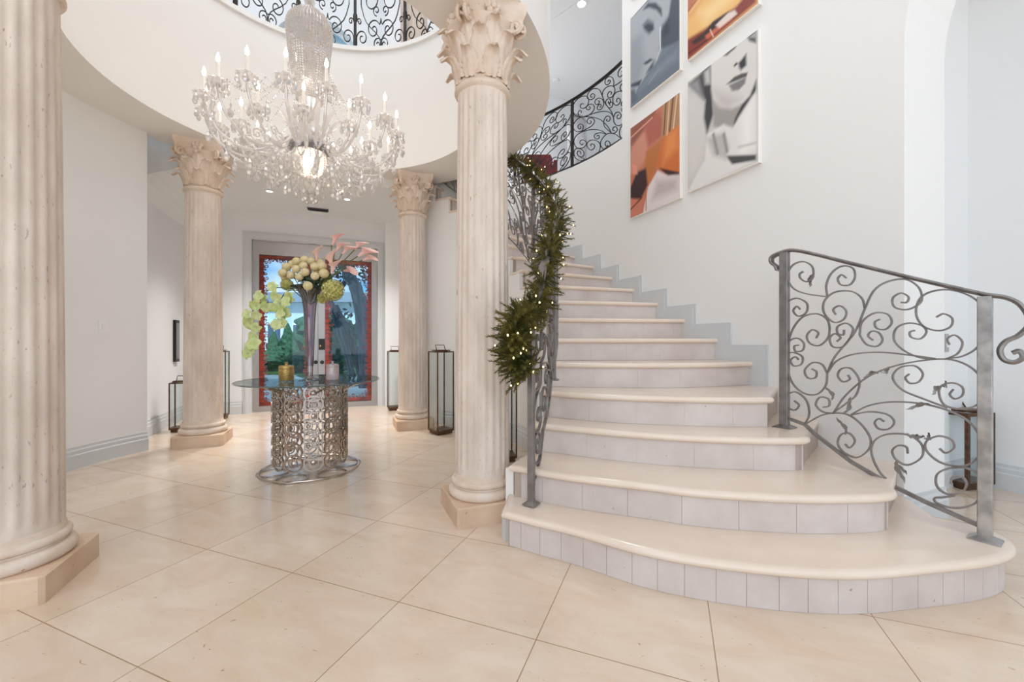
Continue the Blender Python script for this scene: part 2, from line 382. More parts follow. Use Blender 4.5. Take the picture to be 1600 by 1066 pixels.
# above the door, with an arched window over it
WU = (DU0 + DU1) / 2; WR = 0.66; WS = 5.65; WB = 4.8
mb.box(L(WU, VD + 0.15, (DZ + WB) / 2), DU1 - DU0, 0.3, WB - DZ, UX, VX)
n = 20; top = []
for i in range(n + 1):
    a = PI - PI * i / n; top.append((WU + WR * math.cos(a), WS + WR * math.sin(a)))
def vpoly(mb, pts, v0, v1):
    ls = [[L(u, v0, z) for u, z in pts], [L(u, v1, z) for u, z in pts]]; mb.loops(ls)
for i in range(n):
    (u0, z0), (u1, z1) = top[i], top[i + 1]; vpoly(mb, [(u0, z0), (u1, z1), (u1, 8), (u0, 8)], VD, VD + 0.3)
vpoly(mb, [(DU0, WB), (WU - WR, WB), (WU - WR, 8), (DU0, 8)], VD, VD + 0.3); vpoly(mb, [(WU + WR, WB), (DU1, WB), (DU1, 8), (WU + WR, 8)], VD, VD + 0.3)
struct('wall_entrance', mb, M['cool'], False)
# vault over the vestibule
mb = MB(); n = 40; lo = []; hi = []
us = [-VW + 2 * VW * i / n for i in range(n + 1)]
for i in range(n):
    a, b = us[i], us[i + 1]
    vs = [L(a, 1.60, arch(a)), L(b, 1.60, arch(b)), L(b, 1.60, 4.6), L(a, 1.60, 4.6), L(a, VD, arch(a)), L(b, VD, arch(b)), L(b, VD, 4.6), L(a, VD, 4.6)]
    mb.add(vs, [(0, 1, 2, 3), (4, 7, 6, 5), (0, 4, 5, 1), (2, 6, 7, 3)])
struct('ceiling_vestibule', mb, M['cool'])
# upper floor round the drum, beyond the ring
mb = MB(); mb.box(L(0, 3.0, 4.64), 5.0, 1.9, 0.1, UX, VX); struct('floor_upper', mb, M['ceil'], False)

# art wall: straight from v=0 towards the photographer, curved round the stair
RW = 3.3; AEND = -2.62
def in_art(mb, z0, z1):
    mb.box(L(RW + 0.225, AEND / 2, (z0 + z1) / 2), 0.45, -AEND, z1 - z0, UX, VX)
mb = MB(); in_art(mb, 0, 7.4)
LAND = 3.47
ringwall(mb, RW, RW + 0.3, 22.5, 28.5 - 0, 0, LAND, 6)
ringwall(mb, RW, RW + 0.3, 28.5, 96, 0, LAND, 60)
struct('wall_art', mb, M['wall'])
# the wide arched opening towards the photographer and its head
mb = MB()
n = 16; W2 = 1.5
for i in range(n):
    a0 = PI / 2 * i / n; a1 = PI / 2 * (i + 1) / n
    v0 = AEND - W2 * (1 - math.cos(a0)); v1 = AEND - W2 * (1 - math.cos(a1)); z0 = 2.85 + 1.3 * math.sin(a0); z1 = 2.85 + 1.3 * math.sin(a1)
    mb.loops([[L(RW, v0, z0), L(RW, v1, z1), L(RW, v1, 7.4), L(RW, v0, 7.4)], [L(RW + 0.45, v0, z0), L(RW + 0.45, v1, z1), L(RW + 0.45, v1, 7.4), L(RW + 0.45, v0, 7.4)]])
struct('wall_arch_head', mb, M['wall'])
# hall behind the arch
mb = MB(); mb.box(L(4.9, -3.2, 2.2), 0.2, 7.5, 4.4, UX, VX); struct('wall_right', mb, M['cool'], False)
mb = MB(); mb.box(L(4.3, -2.25, 2.2), 1.1, 0.2, 4.4, UX, VX); struct('wall_hall_end', mb, M['cool'], False)
mb = MB(); mb.box(L(4.4, -4.0, 4.45), 1.3, 6.0, 0.1, UX, VX); struct('ceiling_hall', mb, M['ceil'], False)

# upper landing behind the railing: floor, walls, ceiling
mb = MB(); ringwall(mb, RW + 0.301, 7.5, 22.5, 96, LAND - 0.25, LAND - 0.002, 30); struct('floor_landing', mb, M['trim'])
mb = MB(); ringwall(mb, 6.6, 6.8, 12, 90, LAND, 8, 40); struct('wall_landing', mb, M['cool'])
mb = MB(); ringwall(mb, RW + 0.31, 7.5, -4, 96, 6.0, 6.1, 40); ringwall(mb, RW, RW + 0.305, 22.5, 96, 6.0, 7.9, 30); struct('ceiling_landing', mb, M['ceil'])
mb = MB(); mb.box(L(5.2, -0.2, 5.7), 3.2, 0.2, 4.5, UX, VX); struct('wall_landing_side', mb, M['cool'], False)
mb = MB(); mb.box(L(0, -2.5, 7.95), 18.5, 20, 0.1, UX, VX)
struct('ceiling', mb, M['ceil'], False)

# baseboards: three-step profile swept
def baseboard(name, pts, inward=None, h=0.19, m='trim'):
    mb = MB(); prof = [(0, 0), (0.022, 0), (0.022, h * 0.62), (0.016, h * 0.66), (0.016, h * 0.82), (0.009, h * 0.88), (0.009, h), (0, h)]
    ls = []
    for i, p in enumerate(pts):
        t = (pts[min(i + 1, len(pts) - 1)] - pts[max(i - 1, 0)]).normalized(); nn = V((-t.y, t.x, 0))
        ls.append([p + nn * x + Z * z for x, z in prof])
    mb.loops(ls); return struct(name, mb, M[m], False)
baseboard('baseboard_left', [RC(2.0, a) for a in range(163, 186, 2)])
baseboard('baseboard_vestibule_left', [L(-VW, 3.34), L(-VW, 1.38)])
baseboard('baseboard_entrance_left', [L(DU0 - 0.12, VD), L(-VW, VD)])
baseboard('baseboard_entrance_right', [L(VW - 0.08, VD), L(DU1 + 0.12, VD)])
baseboard('baseboard_vestibule_right', [L(VW - 0.08, 1.38), L(VW - 0.08, 3.34)])
baseboard('baseboard_jamb', [L(RW, AEND), L(RW + 0.45, AEND)][::-1])
baseboard('baseboard_right', [L(4.8, -7), L(4.8, -2.35)])
baseboard('baseboard_hall_end', [L(4.8, -2.35), L(3.75, -2.35)])
baseboard('baseboard_stair_drum', [RC(2.02, a) for a in range(-10, 68, 3)])

# ================================================================== COLUMNS
def acanthus(mb, cx, cy, ang, z0, h, r0, w, out, scal=5):
    """one leaf: rises along the bell, swells, its scalloped tip curls outward and down"""
    er = V((math.cos(ang), math.sin(ang), 0)); et = V((-math.sin(ang), math.cos(ang), 0)); c = V((cx, cy, 0))
    nt = 16; nw = 8; th = 0.008; front = []; back = []
    for i in range(nt + 1):
        t = i / nt
        if t < 0.68: rr = r0 + 0.014 + out * 0.25 * (t / 0.68) ** 2; z = z0 + h * (t / 0.68) * 0.93; d = V((0, 0, 1))
        else:
            a = (t - 0.68) / 0.32 * 2.5; rr = r0 + 0.014 + out * 0.25 + out * 0.42 * (1 - math.cos(a)); z = z0 + h * 0.93 + out * 0.42 * math.sin(a)
        wid = w * (0.62 + 0.5 * math.sin(PI * min(1, t * 1.02) ** 0.8)) * (1.0 if t < 0.8 else 1 - 0.55 * ((t - 0.8) / 0.2))
        wid *= 1 + 0.13 * math.sin(t * scal * 2 * PI)
        rf, rb = [], []
        for j in range(nw + 1):
            x = (j / nw - 0.5) * 2
            rib = 0.005 * math.cos(x * PI * 2.5); cup = -0.018 * x * x
            jag = 0.010 * math.sin(j * PI) + (0.012 * abs(math.sin(j * PI / 2)) if i == nt else 0)
            p = c + er * (rr + rib + cup) + et * (x * wid / 2) + Z * (z - jag)
            rf.append(p); rb.append(p - er * th)
        front.append(rf); back.append(rb)
    n = nw + 1; vs = [p for r in front for p in r] + [p for r in back for p in r]; off = (nt + 1) * n; fs = []
    for i in range(nt):
        for j in range(nw):
            a = i * n + j; fs += [(a, a + 1, a + n + 1, a + n), (off + a, off + a + n, off + a + n + 1, off + a + 1)]
    for i in range(nt):
        for j in (0, nw):
            a = i * n + j; fs.append((a, a + n, off + a + n, off + a))
    a = nt * n
    for j in range(nw): fs.append((a + j, a + j + 1, off + a + j + 1, off + a + j))
    mb.add(vs, fs)

def column(u, v, label, z0=0.0, h=3.2, loc=None, group='fluted limestone columns round the rotunda'):
    base = loc or L(u, v); cx, cy = base.x, base.y
    t = empty('column', (cx, cy, z0), label, 'column', group); t['kind'] = 'thing'
    def bz(z): return z0 + z
    mb = MB(); s = 0.225; b = 0.012
    for (a, c_) in ((1, 0),):
        ls = []
        for inset, z in ((0.0, 0), (0.0, 0.114), (0.008, 0.122)):
            q = s - inset; e = 0.016; pts = [(q, -q + e), (q, q - e), (q - e, q), (-q + e, q), (-q, q - e), (-q, -q + e), (-q + e, -q), (q - e, -q)]
            ls.append([V((cx, cy, bz(z))) + UX * x + VX * y for x, y in pts])
        mb.loops(ls)
    mb.build('plinth', M['plinth'], t, angle=30)
    mb = MB(); prof = []
    for i in range(11):
        a = -PI / 2 + PI * i / 10; prof.append((0.186 + 0.032 * math.cos(a), 0.151 + 0.033 * math.sin(a)))
    prof += [(0.188, 0.186), (0.186, 0.192)]
    for i in range(9):
        a = -PI / 2 + PI * i / 8; prof.append((0.182 + 0.018 * math.cos(a), 0.212 + 0.019 * math.sin(a)))
    prof += [(0.180, 0.234), (0.180, 0.25), (0.176, 0.262)]
    mb.lathe([(r, bz(z)) for r, z in prof], (cx, cy, 0), 64); mb.build('base_moulding', M['capital'], t)
    # fluted shaft with rounded flute ends
    sh0, sh1 = 0.26, h - 0.52; nf = 22; per = 8; nn = nf * per; ls = []
    zs = [sh0, sh0 + 0.03, sh0 + 0.05, sh0 + 0.07, sh0 + 0.10] + [sh0 + 0.1 + (sh1 - 0.2 - sh0) * i / 14 for i in range(1, 15)] + [sh1 - 0.075, sh1 - 0.055, sh1 - 0.035, sh1 - 0.02, sh1]
    for z in zs:
        k = (z - sh0) / (sh1 - sh0); r = 0.176 - 0.018 * k ** 1.6
        dz = min(z - sh0 - 0.03, sh1 - 0.03 - z); e = max(0.0, min(1.0, dz / 0.05)); e = math.sqrt(max(0, 1 - (1 - e) ** 2))
        l = []
        for i in range(nn):
            f = (i % per) / per; d = 0 if f < 0.13 or f > 0.87 else math.sin((f - 0.12) / 0.76 * PI)
            rr = r - 0.007 * d * e; a = 2 * PI * i / nn; l.append(V((cx + rr * math.cos(a), cy + rr * math.sin(a), bz(z))))
        ls.append(l)
    mb = MB(); mb.loops(ls); mb.build('shaft', M['shaft'], t, angle=50)
    # capital: astragal, bell, leaves, volutes, abacus
    c1 = sh1; mb = MB()
    mb.lathe([(0.158, bz(c1 - 0.01)), (0.172, bz(c1)), (0.180, bz(c1 + 0.012)), (0.180, bz(c1 + 0.022)), (0.170, bz(c1 + 0.035)), (0.160, bz(c1 + 0.045)),
              (0.160, bz(c1 + 0.16)), (0.166, bz(c1 + 0.26)), (0.185, bz(c1 + 0.34)), (0.215, bz(c1 + 0.385)), (0.22, bz(c1 + 0.40)), (0.2, bz(c1 + 0.405))], (cx, cy, 0), 48)
    capo = mb.build('capital', M['capital'], t)
    for row, (zz, hh, ro, w, out, ph) in enumerate(((0.045, 0.115, 0.158, 0.105, 0.105, 0), (0.06, 0.205, 0.160, 0.115, 0.12, 0.5), (0.17, 0.165, 0.175, 0.10, 0.105, 0))):
        for i in range(8):
            mb = MB(); acanthus(mb, cx, cy, TH + (i + ph) * PI / 4, bz(c1 + zz), hh, ro, w, out); mb.build('acanthus_leaf', M['capital'], capo, angle=60)
    for i in range(4):
        a = TH + PI / 4 + i * PI / 2; d = V((math.cos(a), math.sin(a), 0)); sd = V((-math.sin(a), math.cos(a), 0))
        mb = MB()
        for sg in (-1, 1):
            pts = []
            for k in range(30):
                q = k / 29; ang = PI * 0.9 - q * PI * 3.3; rad = 0.046 * (1 - q * 0.8)
                pts.append(V((cx, cy, bz(c1 + 0.372))) + d * (0.246 + rad * math.cos(ang)) + sd * sg * (0.022 + 0.012 * q) + Z * (rad * math.sin(ang)))
            st = [V((cx, cy, bz(c1 + 0.23))) + d * 0.17 + sd * sg * 0.06, V((cx, cy, bz(c1 + 0.31))) + d * 0.18 + sd * sg * 0.045]
            mb.tube(cr_spline(st + pts[:2], 4) + pts[2:], 0.0135, 6, up=sd)
        mb.build('volute', M['capital'], capo)
    for i in range(4):
        a = TH + i * PI / 2; d = V((math.cos(a), math.sin(a), 0)); mb = MB()
        for k in range(5):
            aa = 2 * PI * k / 5; mb.sphere(V((cx, cy, bz(c1 + 0.44))) + d * 0.205 + Z * 0.026 * math.cos(aa) + V((-d.y, d.x, 0)) * 0.032 * math.sin(aa), 0.022, 8, 5, 1, 1, 1)
        mb.sphere(V((cx, cy, bz(c1 + 0.44))) + d * 0.22, 0.018, 8, 5); mb.build('fleuron', M['capital'], capo)
    # abacus: square with hollowed sides and cut corners
    mb = MB(); ls = []
    for zz, g in ((0.405, -0.02), (0.43, -0.012), (0.455, 0.0), (0.465, 0.008), (0.50, 0.010), (0.522, 0.010)):
        l = []
        for i in range(4):
            a = TH - PI / 4 + i * PI / 2
            for j in range(12):
                f = j / 12; p0 = V((math.cos(a), math.sin(a), 0)); p1 = V((math.cos(a + PI / 2), math.sin(a + PI / 2), 0))
                f2 = 0.05 + 0.9 * f; q = p0.lerp(p1, f2) * (0.315 + g); am = a + PI / 4; dip = 0.045 * math.sin(PI * f2)
                l.append(V((cx, cy, bz(c1 + zz))) + q - V((math.cos(am), math.sin(am), 0)) * dip)
        ls.append(l)
    mb.loops(ls); mb.build('abacus', M['capital'], t)
    return t
column(-1.11, -1.415, 'fluted limestone column at the far left edge, nearest the camera, its capital out of frame')
column(1.11, -1.415, 'tall fluted limestone column in the middle, its plinth touching the lowest stair step')
column(-1.11, 1.415, 'fluted limestone column left of the glass table, before the vestibule')
column(1.11, 1.415, 'fluted limestone column right of the flowers, between two bronze lanterns')

# ================================================================== STAIRCASE
A_IN = {1: -39, 2: -33, 3: -24.5, 4: -18, 5: -11.5, 6: -4, 7: 3.5, 8: 10.5, 9: 18, 10: 24.5}
for k in range(11, 20): A_IN[k] = 24.5 + 6.25 * (k - 10)
S_OUT = {5: -1.68, 6: -1.355, 7: -0.986, 8: -0.624, 9: -0.246, 10: 0.15}
for k in range(11, 20): S_OUT[k] = 0.15 + 0.345 * (k - 10)
def WALLP(s, off=0.0, z=0.0):
    if s <= 0: return L(RW - off, s, z)
    return RC(RW - off, 22.5 + math.degrees(s / RW), z)
FRONT = {
 1: [(-.058, 2.206), (.10, 2.105), (.308, 1.99), (.558, 1.82), (.807, 1.715), (1.11, 1.645), (1.385, 1.627), (1.676, 1.663), (2.0, 1.72), (2.20, 1.80), (2.31, 1.92), (2.32, 2.05), (2.20, 2.16)],
 2: [(-.02, 2.414), (.30, 2.23), (.697, 2.08), (.918, 1.993), (1.315, 1.925), (1.58, 1.922), (1.76, 1.94), (1.85, 1.98), (1.90, 2.05)],
 3: [tuple(RC(2.05, -24.5)[:2]), (.43, 2.56), (.672, 2.448), (1.035, 2.335), (1.35, 2.285), (1.57, 2.275), (1.66, 2.30), (1.70, 2.36)],
 4: [tuple(RC(2.05, -18)[:2]), (.55, 2.73), (.928, 2.62), (1.30, 2.56), (1.58, 2.555), (1.64, 2.58), (1.66, 2.64)],
 5: [tuple(RC(2.05, -11.5)[:2]), (.6, 3.09), (1.06, 3.06), (1.5, 3.13), tuple(WALLP(-1.68)[:2])],
}
for k in range(6, 20):
    a = RC(2.05, A_IN[k]); b = WALLP(S_OUT[k]); FRONT[k] = [tuple(a.lerp(b, i / 4)[:2]) for i in range(5)]
def smooth2(pts, k=5): return [V((p.x, p.y, 0)) for p in cr_spline([V((x, y, 0)) for x, y in pts], k)]
def offs(ch, d):
    out = []
    for i, p in enumerate(ch):
        a = ch[max(i - 1, 0)]; b = ch[min(i + 1, len(ch) - 1)]; t = (b - a).normalized(); out.append(p + V((t.y, -t.x, 0)) * d)
    return out
stair = empty('staircase', L(RW - 0.7, -2.0), 'curved limestone staircase sweeping up round the rotunda', 'staircase')
NST = 19
for k in range(1, NST):
    fr = smooth2(FRONT[k], 5 if k <= 5 else 3); t = k * RISE
    # chain: inner side back -> front -> outer side back
    nx = smooth2(FRONT[k + 1], 5)
    inner_back = RC(2.05, A_IN[k + 1] + 1.0)
    side = [inner_back.lerp(fr[0], 0.0), inner_back.lerp(fr[0], 0.5)]
    side = [V((p.x, p.y, 0)) for p in side]
    if k <= 4: back_r = [V((*L(RW + 0.02, {1: AEND + 0.02, 2: -2.58, 3: -2.14, 4: -1.85}[k])[:2], 0))]
    else: back_r = []
    chain = side + fr
    if k >= 5: back_r = [V((*WALLP(S_OUT[k + 1] + 0.05)[:2], 0))]
    back = back_r + ([V((*L(RW + 0.02, -1.2)[:2], 0))] if k <= 4 else [])
    mid = inner_back.lerp(V((*WALLP(S_OUT.get(k + 1, -1.0)  + 0.05)[:2], 0)), 0.5); 
    def loop(d, z):
        ch = offs(chain, d); return [V((p.x, p.y, z)) for p in ch + back]
    mb = MB(); mb.loops([loop(-0.035, t - 0.038), loop(-0.012, t - 0.037), loop(-0.003, t - 0.028), loop(0, t - 0.019), loop(-0.003, t - 0.009), loop(-0.012, t - 0.001), loop(-0.035, t)])
    mb.build('tread', M['tread'], stair, angle=50)
    z0 = (k - 1) * RISE if k > 1 else 0.0
    mb = MB(); mb.cur = 1; mb.loops([loop(-0.037, z0), loop(-0.037, t - 0.036)]); mb.cur = 0
    ch = offs(chain, -0.034); ch2 = offs(chain, -0.044)
    acc = [0]
    for i in range(1, len(ch)): acc.append(acc[-1] + (ch[i] - ch[i - 1]).length)
    def at(c, s):
        s = max(0, min(acc[-1], s)); i = 1
        while i < len(acc) - 1 and acc[i] < s: i += 1
        f = (s - acc[i - 1]) / max(1e-6, acc[i] - acc[i - 1]); return c[i - 1].lerp(c[i], f)
    st = 0.117 if k == 1 else (0.25 if k == 2 else 0.31); random.seed(k); s = 0
    s = 0
    while s < acc[-1] - 0.01:
        e = min(acc[-1], s + st * random.uniform(0.93, 1.07)); ls = []
        g = 0.0009 if k < 3 else 0.0004
        for q in range(5):
            x = s + g + (e - s - 2 * g) * q / 4; a = at(ch, x); b = at(ch2, x)
            ls.append([V((a.x, a.y, z0 + 0.001)), V((b.x, b.y, z0 + 0.001)), V((b.x, b.y, t - 0.0372)), V((a.x, a.y, t - 0.0372))])
        mb.loops(ls); s = e
    mb.build('riser', [M['riser'], M['grout']], stair, smooth=False)
# plaster drum wall under the flight, on the rotunda side
mb = MB()
for k in range(2, NST):
    ringwall(mb, 2.035, 2.09, A_IN[k] + 0.8, A_IN[k + 1] + 0.8, 0, k * RISE - 0.039, 4)
struct('wall_stair_drum', mb, M['drum'])
# stepped skirting on the art wall
mb = MB(); tt = 0.022
for k in range(5, NST):
    for (fw, up, th) in ((0.115, 0.135, 0.016), (0.085, 0.105, 0.024), (0.05, 0.07, 0.02)):
        s0 = S_OUT.get(k, -2.18) - fw; s1 = S_OUT[k + 1] - fw; ls = []; n = 4
        for i in range(n + 1):
            s = s0 + (s1 - s0) * i / n; a = WALLP(s, -0.01); b = WALLP(s, th); zz0 = k * RISE - 0.25; zz1 = k * RISE + up
            ls.append([V((a.x, a.y, zz0)), V((b.x, b.y, zz0)), V((b.x, b.y, zz1)), V((a.x, a.y, zz1))])
        mb.loops(ls)
struct('trim_stair_skirting', mb, M['trim'], False)

# ================================================================== IRONWORK
# the large scrolled panel on the right: each scroll drawn as it bends, on the plane of the railing
PA = V((1.70, 2.575, 0)); PB = V((2.172, 1.895, 0)); PT = (PB - PA).normalized(); PN = V((-PT.y, PT.x, 0)); PLEN = (PB - PA).length
def cpx(x, y): return 1180 + x / 2.131, 370 + y / 2.131
def onpanel(x, y): return onplane(*cpx(x, y), PA, PN)
STROKES = [
 [(240,200),(170,190),(125,170),(107,130),(125,95),(160,83),(190,100),(192,135),(172,150),(152,140),(148,125),(160,116)],
 [(240,200),(237,160),(255,120),(290,98),(325,105),(332,135),(315,160),(285,160),(275,140),(288,127),(303,137)],
 [(240,455),(265,400),(330,320),(365,240),(395,180),(440,150),(500,142),(545,170),(553,215),(510,242),(465,235),(458,205),(485,188),(510,200),(505,218),(485,219)],
 [(365,240),(355,205),(320,182),(265,185),(230,215),(230,255),(262,285),(295,275),(303,248),(282,230),(260,242),(268,260)],
 [(240,455),(235,495),(205,525),(160,520),(120,480),(103,400),(120,320),(155,270),(205,257),(242,280),(245,330),(215,362),(182,355),(172,330),(190,310),(210,320),(203,338)],
 [(240,455),(222,425),(190,420),(165,445),(175,470),(200,470),(204,450),(188,440)],
 [(106,215),(140,205),(172,222),(170,252),(145,265),(127,248),(138,232),(150,242)],
 [(106,388),(112,350),(140,338),(162,355),(158,378),(135,382),(130,365),(145,361)],
 [(106,388),(130,386),(157,400),(153,425),(128,430),(118,412),(133,400),(145,410)],
 [(318,335),(325,305),(302,288),(274,300),(275,322),(293,327),(296,310)],
 [(318,335),(292,366),(258,366),(248,338),(266,323),(284,336),(272,349)],
 [(348,328),(355,285),(395,255),(440,258),(455,285),(435,308),(405,305),(398,285),(415,275)],
 [(348,328),(370,358),(405,365),(424,345),(412,320),(388,315),(376,330),(392,345)],
 [(635,406),(690,398),(740,368),(773,310),(768,250),(725,203),(655,178),(590,182),(547,208),(536,258),(560,298),(610,313),(650,300),(656,272),(628,257),(603,268)],
 [(635,408),(560,405),(500,382),(463,345),(470,305),(510,288),(555,296),(570,318),(550,340),(520,335),(515,318),(532,312)],
 [(635,408),(675,388),(690,352),(665,328),(640,340),(647,360)],
 [(240,455),(270,415),(330,391),(420,385),(520,395),(600,406)],
 [(262,585),(300,530),(370,470),(450,435),(540,415),(640,408),(710,430),(757,475),(770,520),(735,562),(680,573),(630,560),(612,522),(622,495),(660,487),(690,502),(690,528),(665,540),(648,525),(660,508)],
 [(640,570),(560,540),(490,510),(458,470),(480,437),(530,430),(558,455),(545,483),(515,488),(500,470),(513,457)],
 [(262,585),(310,550),(337,525),(347,480),(320,440),(287,440),(275,463),(292,483),(315,475),(309,460)],
 [(165,625),(180,590),(170,545),(135,517),(105,530),(103,562),(130,578),(146,562),(130,546)],
 [(262,588),(225,583),(202,560),(215,535),(243,540),(246,563),(226,568)],
 [(320,592),(380,562),(460,550),(560,557),(650,582),(718,622),(757,690),(735,742),(690,764),(620,753),(572,715),(570,682),(610,664),(653,676),(662,703),(635,720),(613,705)],
 [(320,594),(380,583),(440,592),(463,617),(445,640),(412,640),(398,620),(412,606),(430,616)],
 [(165,625),(230,592),(300,590),(350,622),(383,670),(378,708),(340,735),(297,720),(275,690),(285,660),(313,655),(332,680),(315,703),(299,690)],
 [(450,820),(412,780),(387,720),(397,680),(440,658),(508,660),(553,690),(555,733),(510,760),(472,745),(456,715),(475,696),(503,700),(508,722)],
 [(755,850),(747,800),(710,772),(652,770),(607,790),(605,830),(640,857),(688,850),(704,822),(686,798),(657,800),(650,823)],
 [(755,850),(735,885),(690,902),(640,900),(602,885),(598,870),(625,868),(665,862)],
]
STROKES_S = [cr_spline([V((x, y, 0)) for x, y in s], 6) for s in STROKES]
RG = 'scrolled wrought iron railings'
rail = empty('stair_railing', PA + Z * 0.56, 'grey wrought iron railing panel with large scrolls at the right end of the lowest steps', 'railing', RG)
for s in STROKES_S:
    mb = MB(); mb.bar([onpanel(p.x, p.y) for p in s], 0.0075, 0.017, PN); mb.build('scroll', M['iron'], rail, angle=60)
def post(pa, z0, z1, parent, w=0.046, m='iron', d=None):
    d = d or PT; n = V((-d.y, d.x, 0)); mb = MB()
    ls = []
    for z, q in ((z0, w * 1.15), (z0 + 0.004, w * 1.15), (z0 + 0.02, w / 2), (z1, w / 2)):
        e = 0.12 * q; ls.append([V((pa.x, pa.y, z)) + d * x + n * y for x, y in ((q, -q + e), (q, q - e), (q - e, q), (-q + e, q), (-q, q - e), (-q, -q + e), (-q + e, -q), (q - e, -q))])
    mb.loops(ls); return mb.build('post', M[m], parent, angle=25)
PZT = lambda p: onplane(*p, PA, PN).z
post(PA, 0.561, onplane(1226, 395, PA, PN).z, rail); post(PB, 0.187, onplane(1548, 463, PA, PN).z, rail, m='iron_post_lit')
# bottom rail and handrail
mb = MB(); mb.bar([onpanel(*p) for p in ((112, 606), (165, 625), (200, 658), (320, 750), (450, 825), (560, 880), (760, 968))], 0.02, 0.014, PN); mb.build('bottom_rail', M['iron'], rail, angle=60)
HP = cr_spline([onpanel(*p) for p in ((76, 112), (70, 98), (56, 86), (58, 68), (92, 52), (130, 45), (200, 58), (300, 83), (550, 143), (770, 193))], 4)
END = [(770, 193), (840, 203), (888, 230), (915, 285), (880, 328), (835, 350), (816, 378), (828, 408), (862, 417), (890, 402), (880, 382), (858, 388)]
hp2 = cr_spline([onpanel(*p) for p in END], 6)
sec = [(-0.024, -0.008), (0.024, -0.008), (0.026, 0.0), (0.018, 0.009), (0.0, 0.012), (-0.018, 0.009), (-0.026, 0.0)]
def handrail(name, pts, parent, m, sc_=1.0):
    """moulded cap section kept level across the rail"""
    mb = MB(); ls = []
    for i, p in enumerate(pts):
        t = (pts[min(i + 1, len(pts) - 1)] - pts[max(i - 1, 0)]).normalized(); h = V((t.x, t.y, 0))
        s = handrail.side if h.length < 0.15 and handrail.side else V((-t.y, t.x, 0)).normalized()
        if handrail.side and s.dot(handrail.side) < 0: s = -s
        handrail.side = s; n = s.cross(t).normalized()
        ls.append([p + s * (x * sc_) + n * (y * sc_) for x, y in sec])
    mb.loops(ls); return mb.build(name, M[m], parent, angle=40)
handrail.side = PN
handrail('handrail', HP + hp2[1:], rail, 'iron')
def ileaf(mb, p, d, up, n, L_=0.06):
    """small forged leaf lying along d"""
    d = V(d).normalized(); w = n.cross(d).normalized(); k = 8; a = []; b = []
    for i in range(k + 1):
        t = i / k; wd = 0.010 * math.sin(PI * min(1, t * 0.95 + 0.05)) * (1 + 0.35 * math.sin(t * 18)); c = p + d * (L_ * t) + n * (0.012 * math.sin(t * PI)) + w * 0.01 * math.sin(t * 5)
        a.append([c - w * wd - n * 0.001, c + w * wd - n * 0.001, c + w * wd + n * 0.002, c - w * wd + n * 0.002])
    mb.loops(a)
for x, y, x2, y2 in ((190,125,176,165),(255,545,240,500),(290,590,322,540),(410,455,360,463),(415,450,450,440),(622,500,585,520),(618,495,640,488),(590,562,505,568),(470,745,488,815),(470,745,495,790),(300,660,278,605),(525,660,560,672),(560,672,585,660),(505,655,540,668)):
    mb = MB(); a = onpanel(x, y); b = onpanel(x2, y2); ileaf(mb, a, b - a, Z, PN, (b - a).length * 1.1); mb.build('iron_leaf', M['iron'], rail)

# the same forging bent to the other railings, normalised: s along 0..1, h 0..1 between bottom rail and handrail
NS = []
for s in STROKES_S:
    out = []
    for p in s:
        w = onpanel(p.x, p.y); x = (w - PA).dot(PT) / PLEN
        b = onpanel(100, 585); b2 = onpanel(790, 985); t_ = onpanel(100, 45); t2 = onpanel(790, 195)
        zb = b.z + (b2.z - b.z) * x; zt = t_.z + (t2.z - t_.z) * x; out.append((x, (w.z - zb) / (zt - zb)))
    NS.append(out)
def curved_rail(name, pos, a0, a1, npan, zf, hgt, label, m='iron', cap=True, barw=0.010, flip=False, parent=None, bot=0.09):
    """pos(a) -> xy, zf(a) -> floor height"""
    t = empty(name, pos(a0) + Z * zf(a0), label, 'railing', RG); N_ = 60
    def P(a, z):
        p = pos(a); return V((p.x, p.y, z))
    aa = [a0 + (a1 - a0) * i / N_ for i in range(N_ + 1)]
    mb = MB(); mb.bar([P(a, zf(a) + bot) for a in aa], 0.018, 0.014, Z); mb.build('bottom_rail', M[m], t)
    if cap: handrail.side = None; handrail('handrail', [P(a, zf(a) + hgt) for a in aa], t, m)
    for i in range(npan + 1):
        a = a0 + (a1 - a0) * i / npan; d = (pos(a + 0.5) - pos(a - 0.5)).normalized(); post(P(a, 0), zf(a), zf(a) + hgt - 0.01, t, 0.034, m, d)
    for i in range(npan):
        mb = MB(); b0 = a0 + (a1 - a0) * i / npan; b1 = a0 + (a1 - a0) * (i + 1) / npan
        for s in NS:
            pts = []
            for x, h in s:
                xx = 1 - x if (i % 2 == 0) != flip else x; a = b0 + (b1 - b0) * (0.02 + 0.96 * xx); pts.append(P(a, zf(a) + bot + 0.01 + max(0.0, h) * (hgt - bot - 0.03)))
            am = (b0 + b1) / 2; nn = pos(am + 1) - pos(am - 1); mb.bar(pts, 0.008, barw, V((-nn.y, nn.x, 0)).normalized())
        mb.build('scroll_panel', M[m], t, angle=60)
    return t
def zin(a):
    ks = sorted(A_IN)
    if a <= A_IN[1]: return RISE
    for k in ks[:-1]:
        if A_IN[k] <= a <= A_IN[k + 1]: return RISE * (k + (a - A_IN[k]) / (A_IN[k + 1] - A_IN[k])) 
    return RISE * 19
def zin_s(a): return sum(zin(a + d) for d in (-8, -4, 0, 4, 8)) / 5 if a > -30 else RISE + (a + 34.5) * (zin(-22) - RISE) / 12.5 * 0.0 + max(0, (a + 34.5)) * 0.033
def pin(a): return RC(2.14 + 0.12 * max(0, min(1, (-18 - a) / 16)), a)
inner = curved_rail('stair_railing', pin, -34.3, 78, 6, zin_s, 1.08, 'grey iron railing seen edge-on at the inner side of the flight, wrapped by the garland', 'iron', barw=0.016)
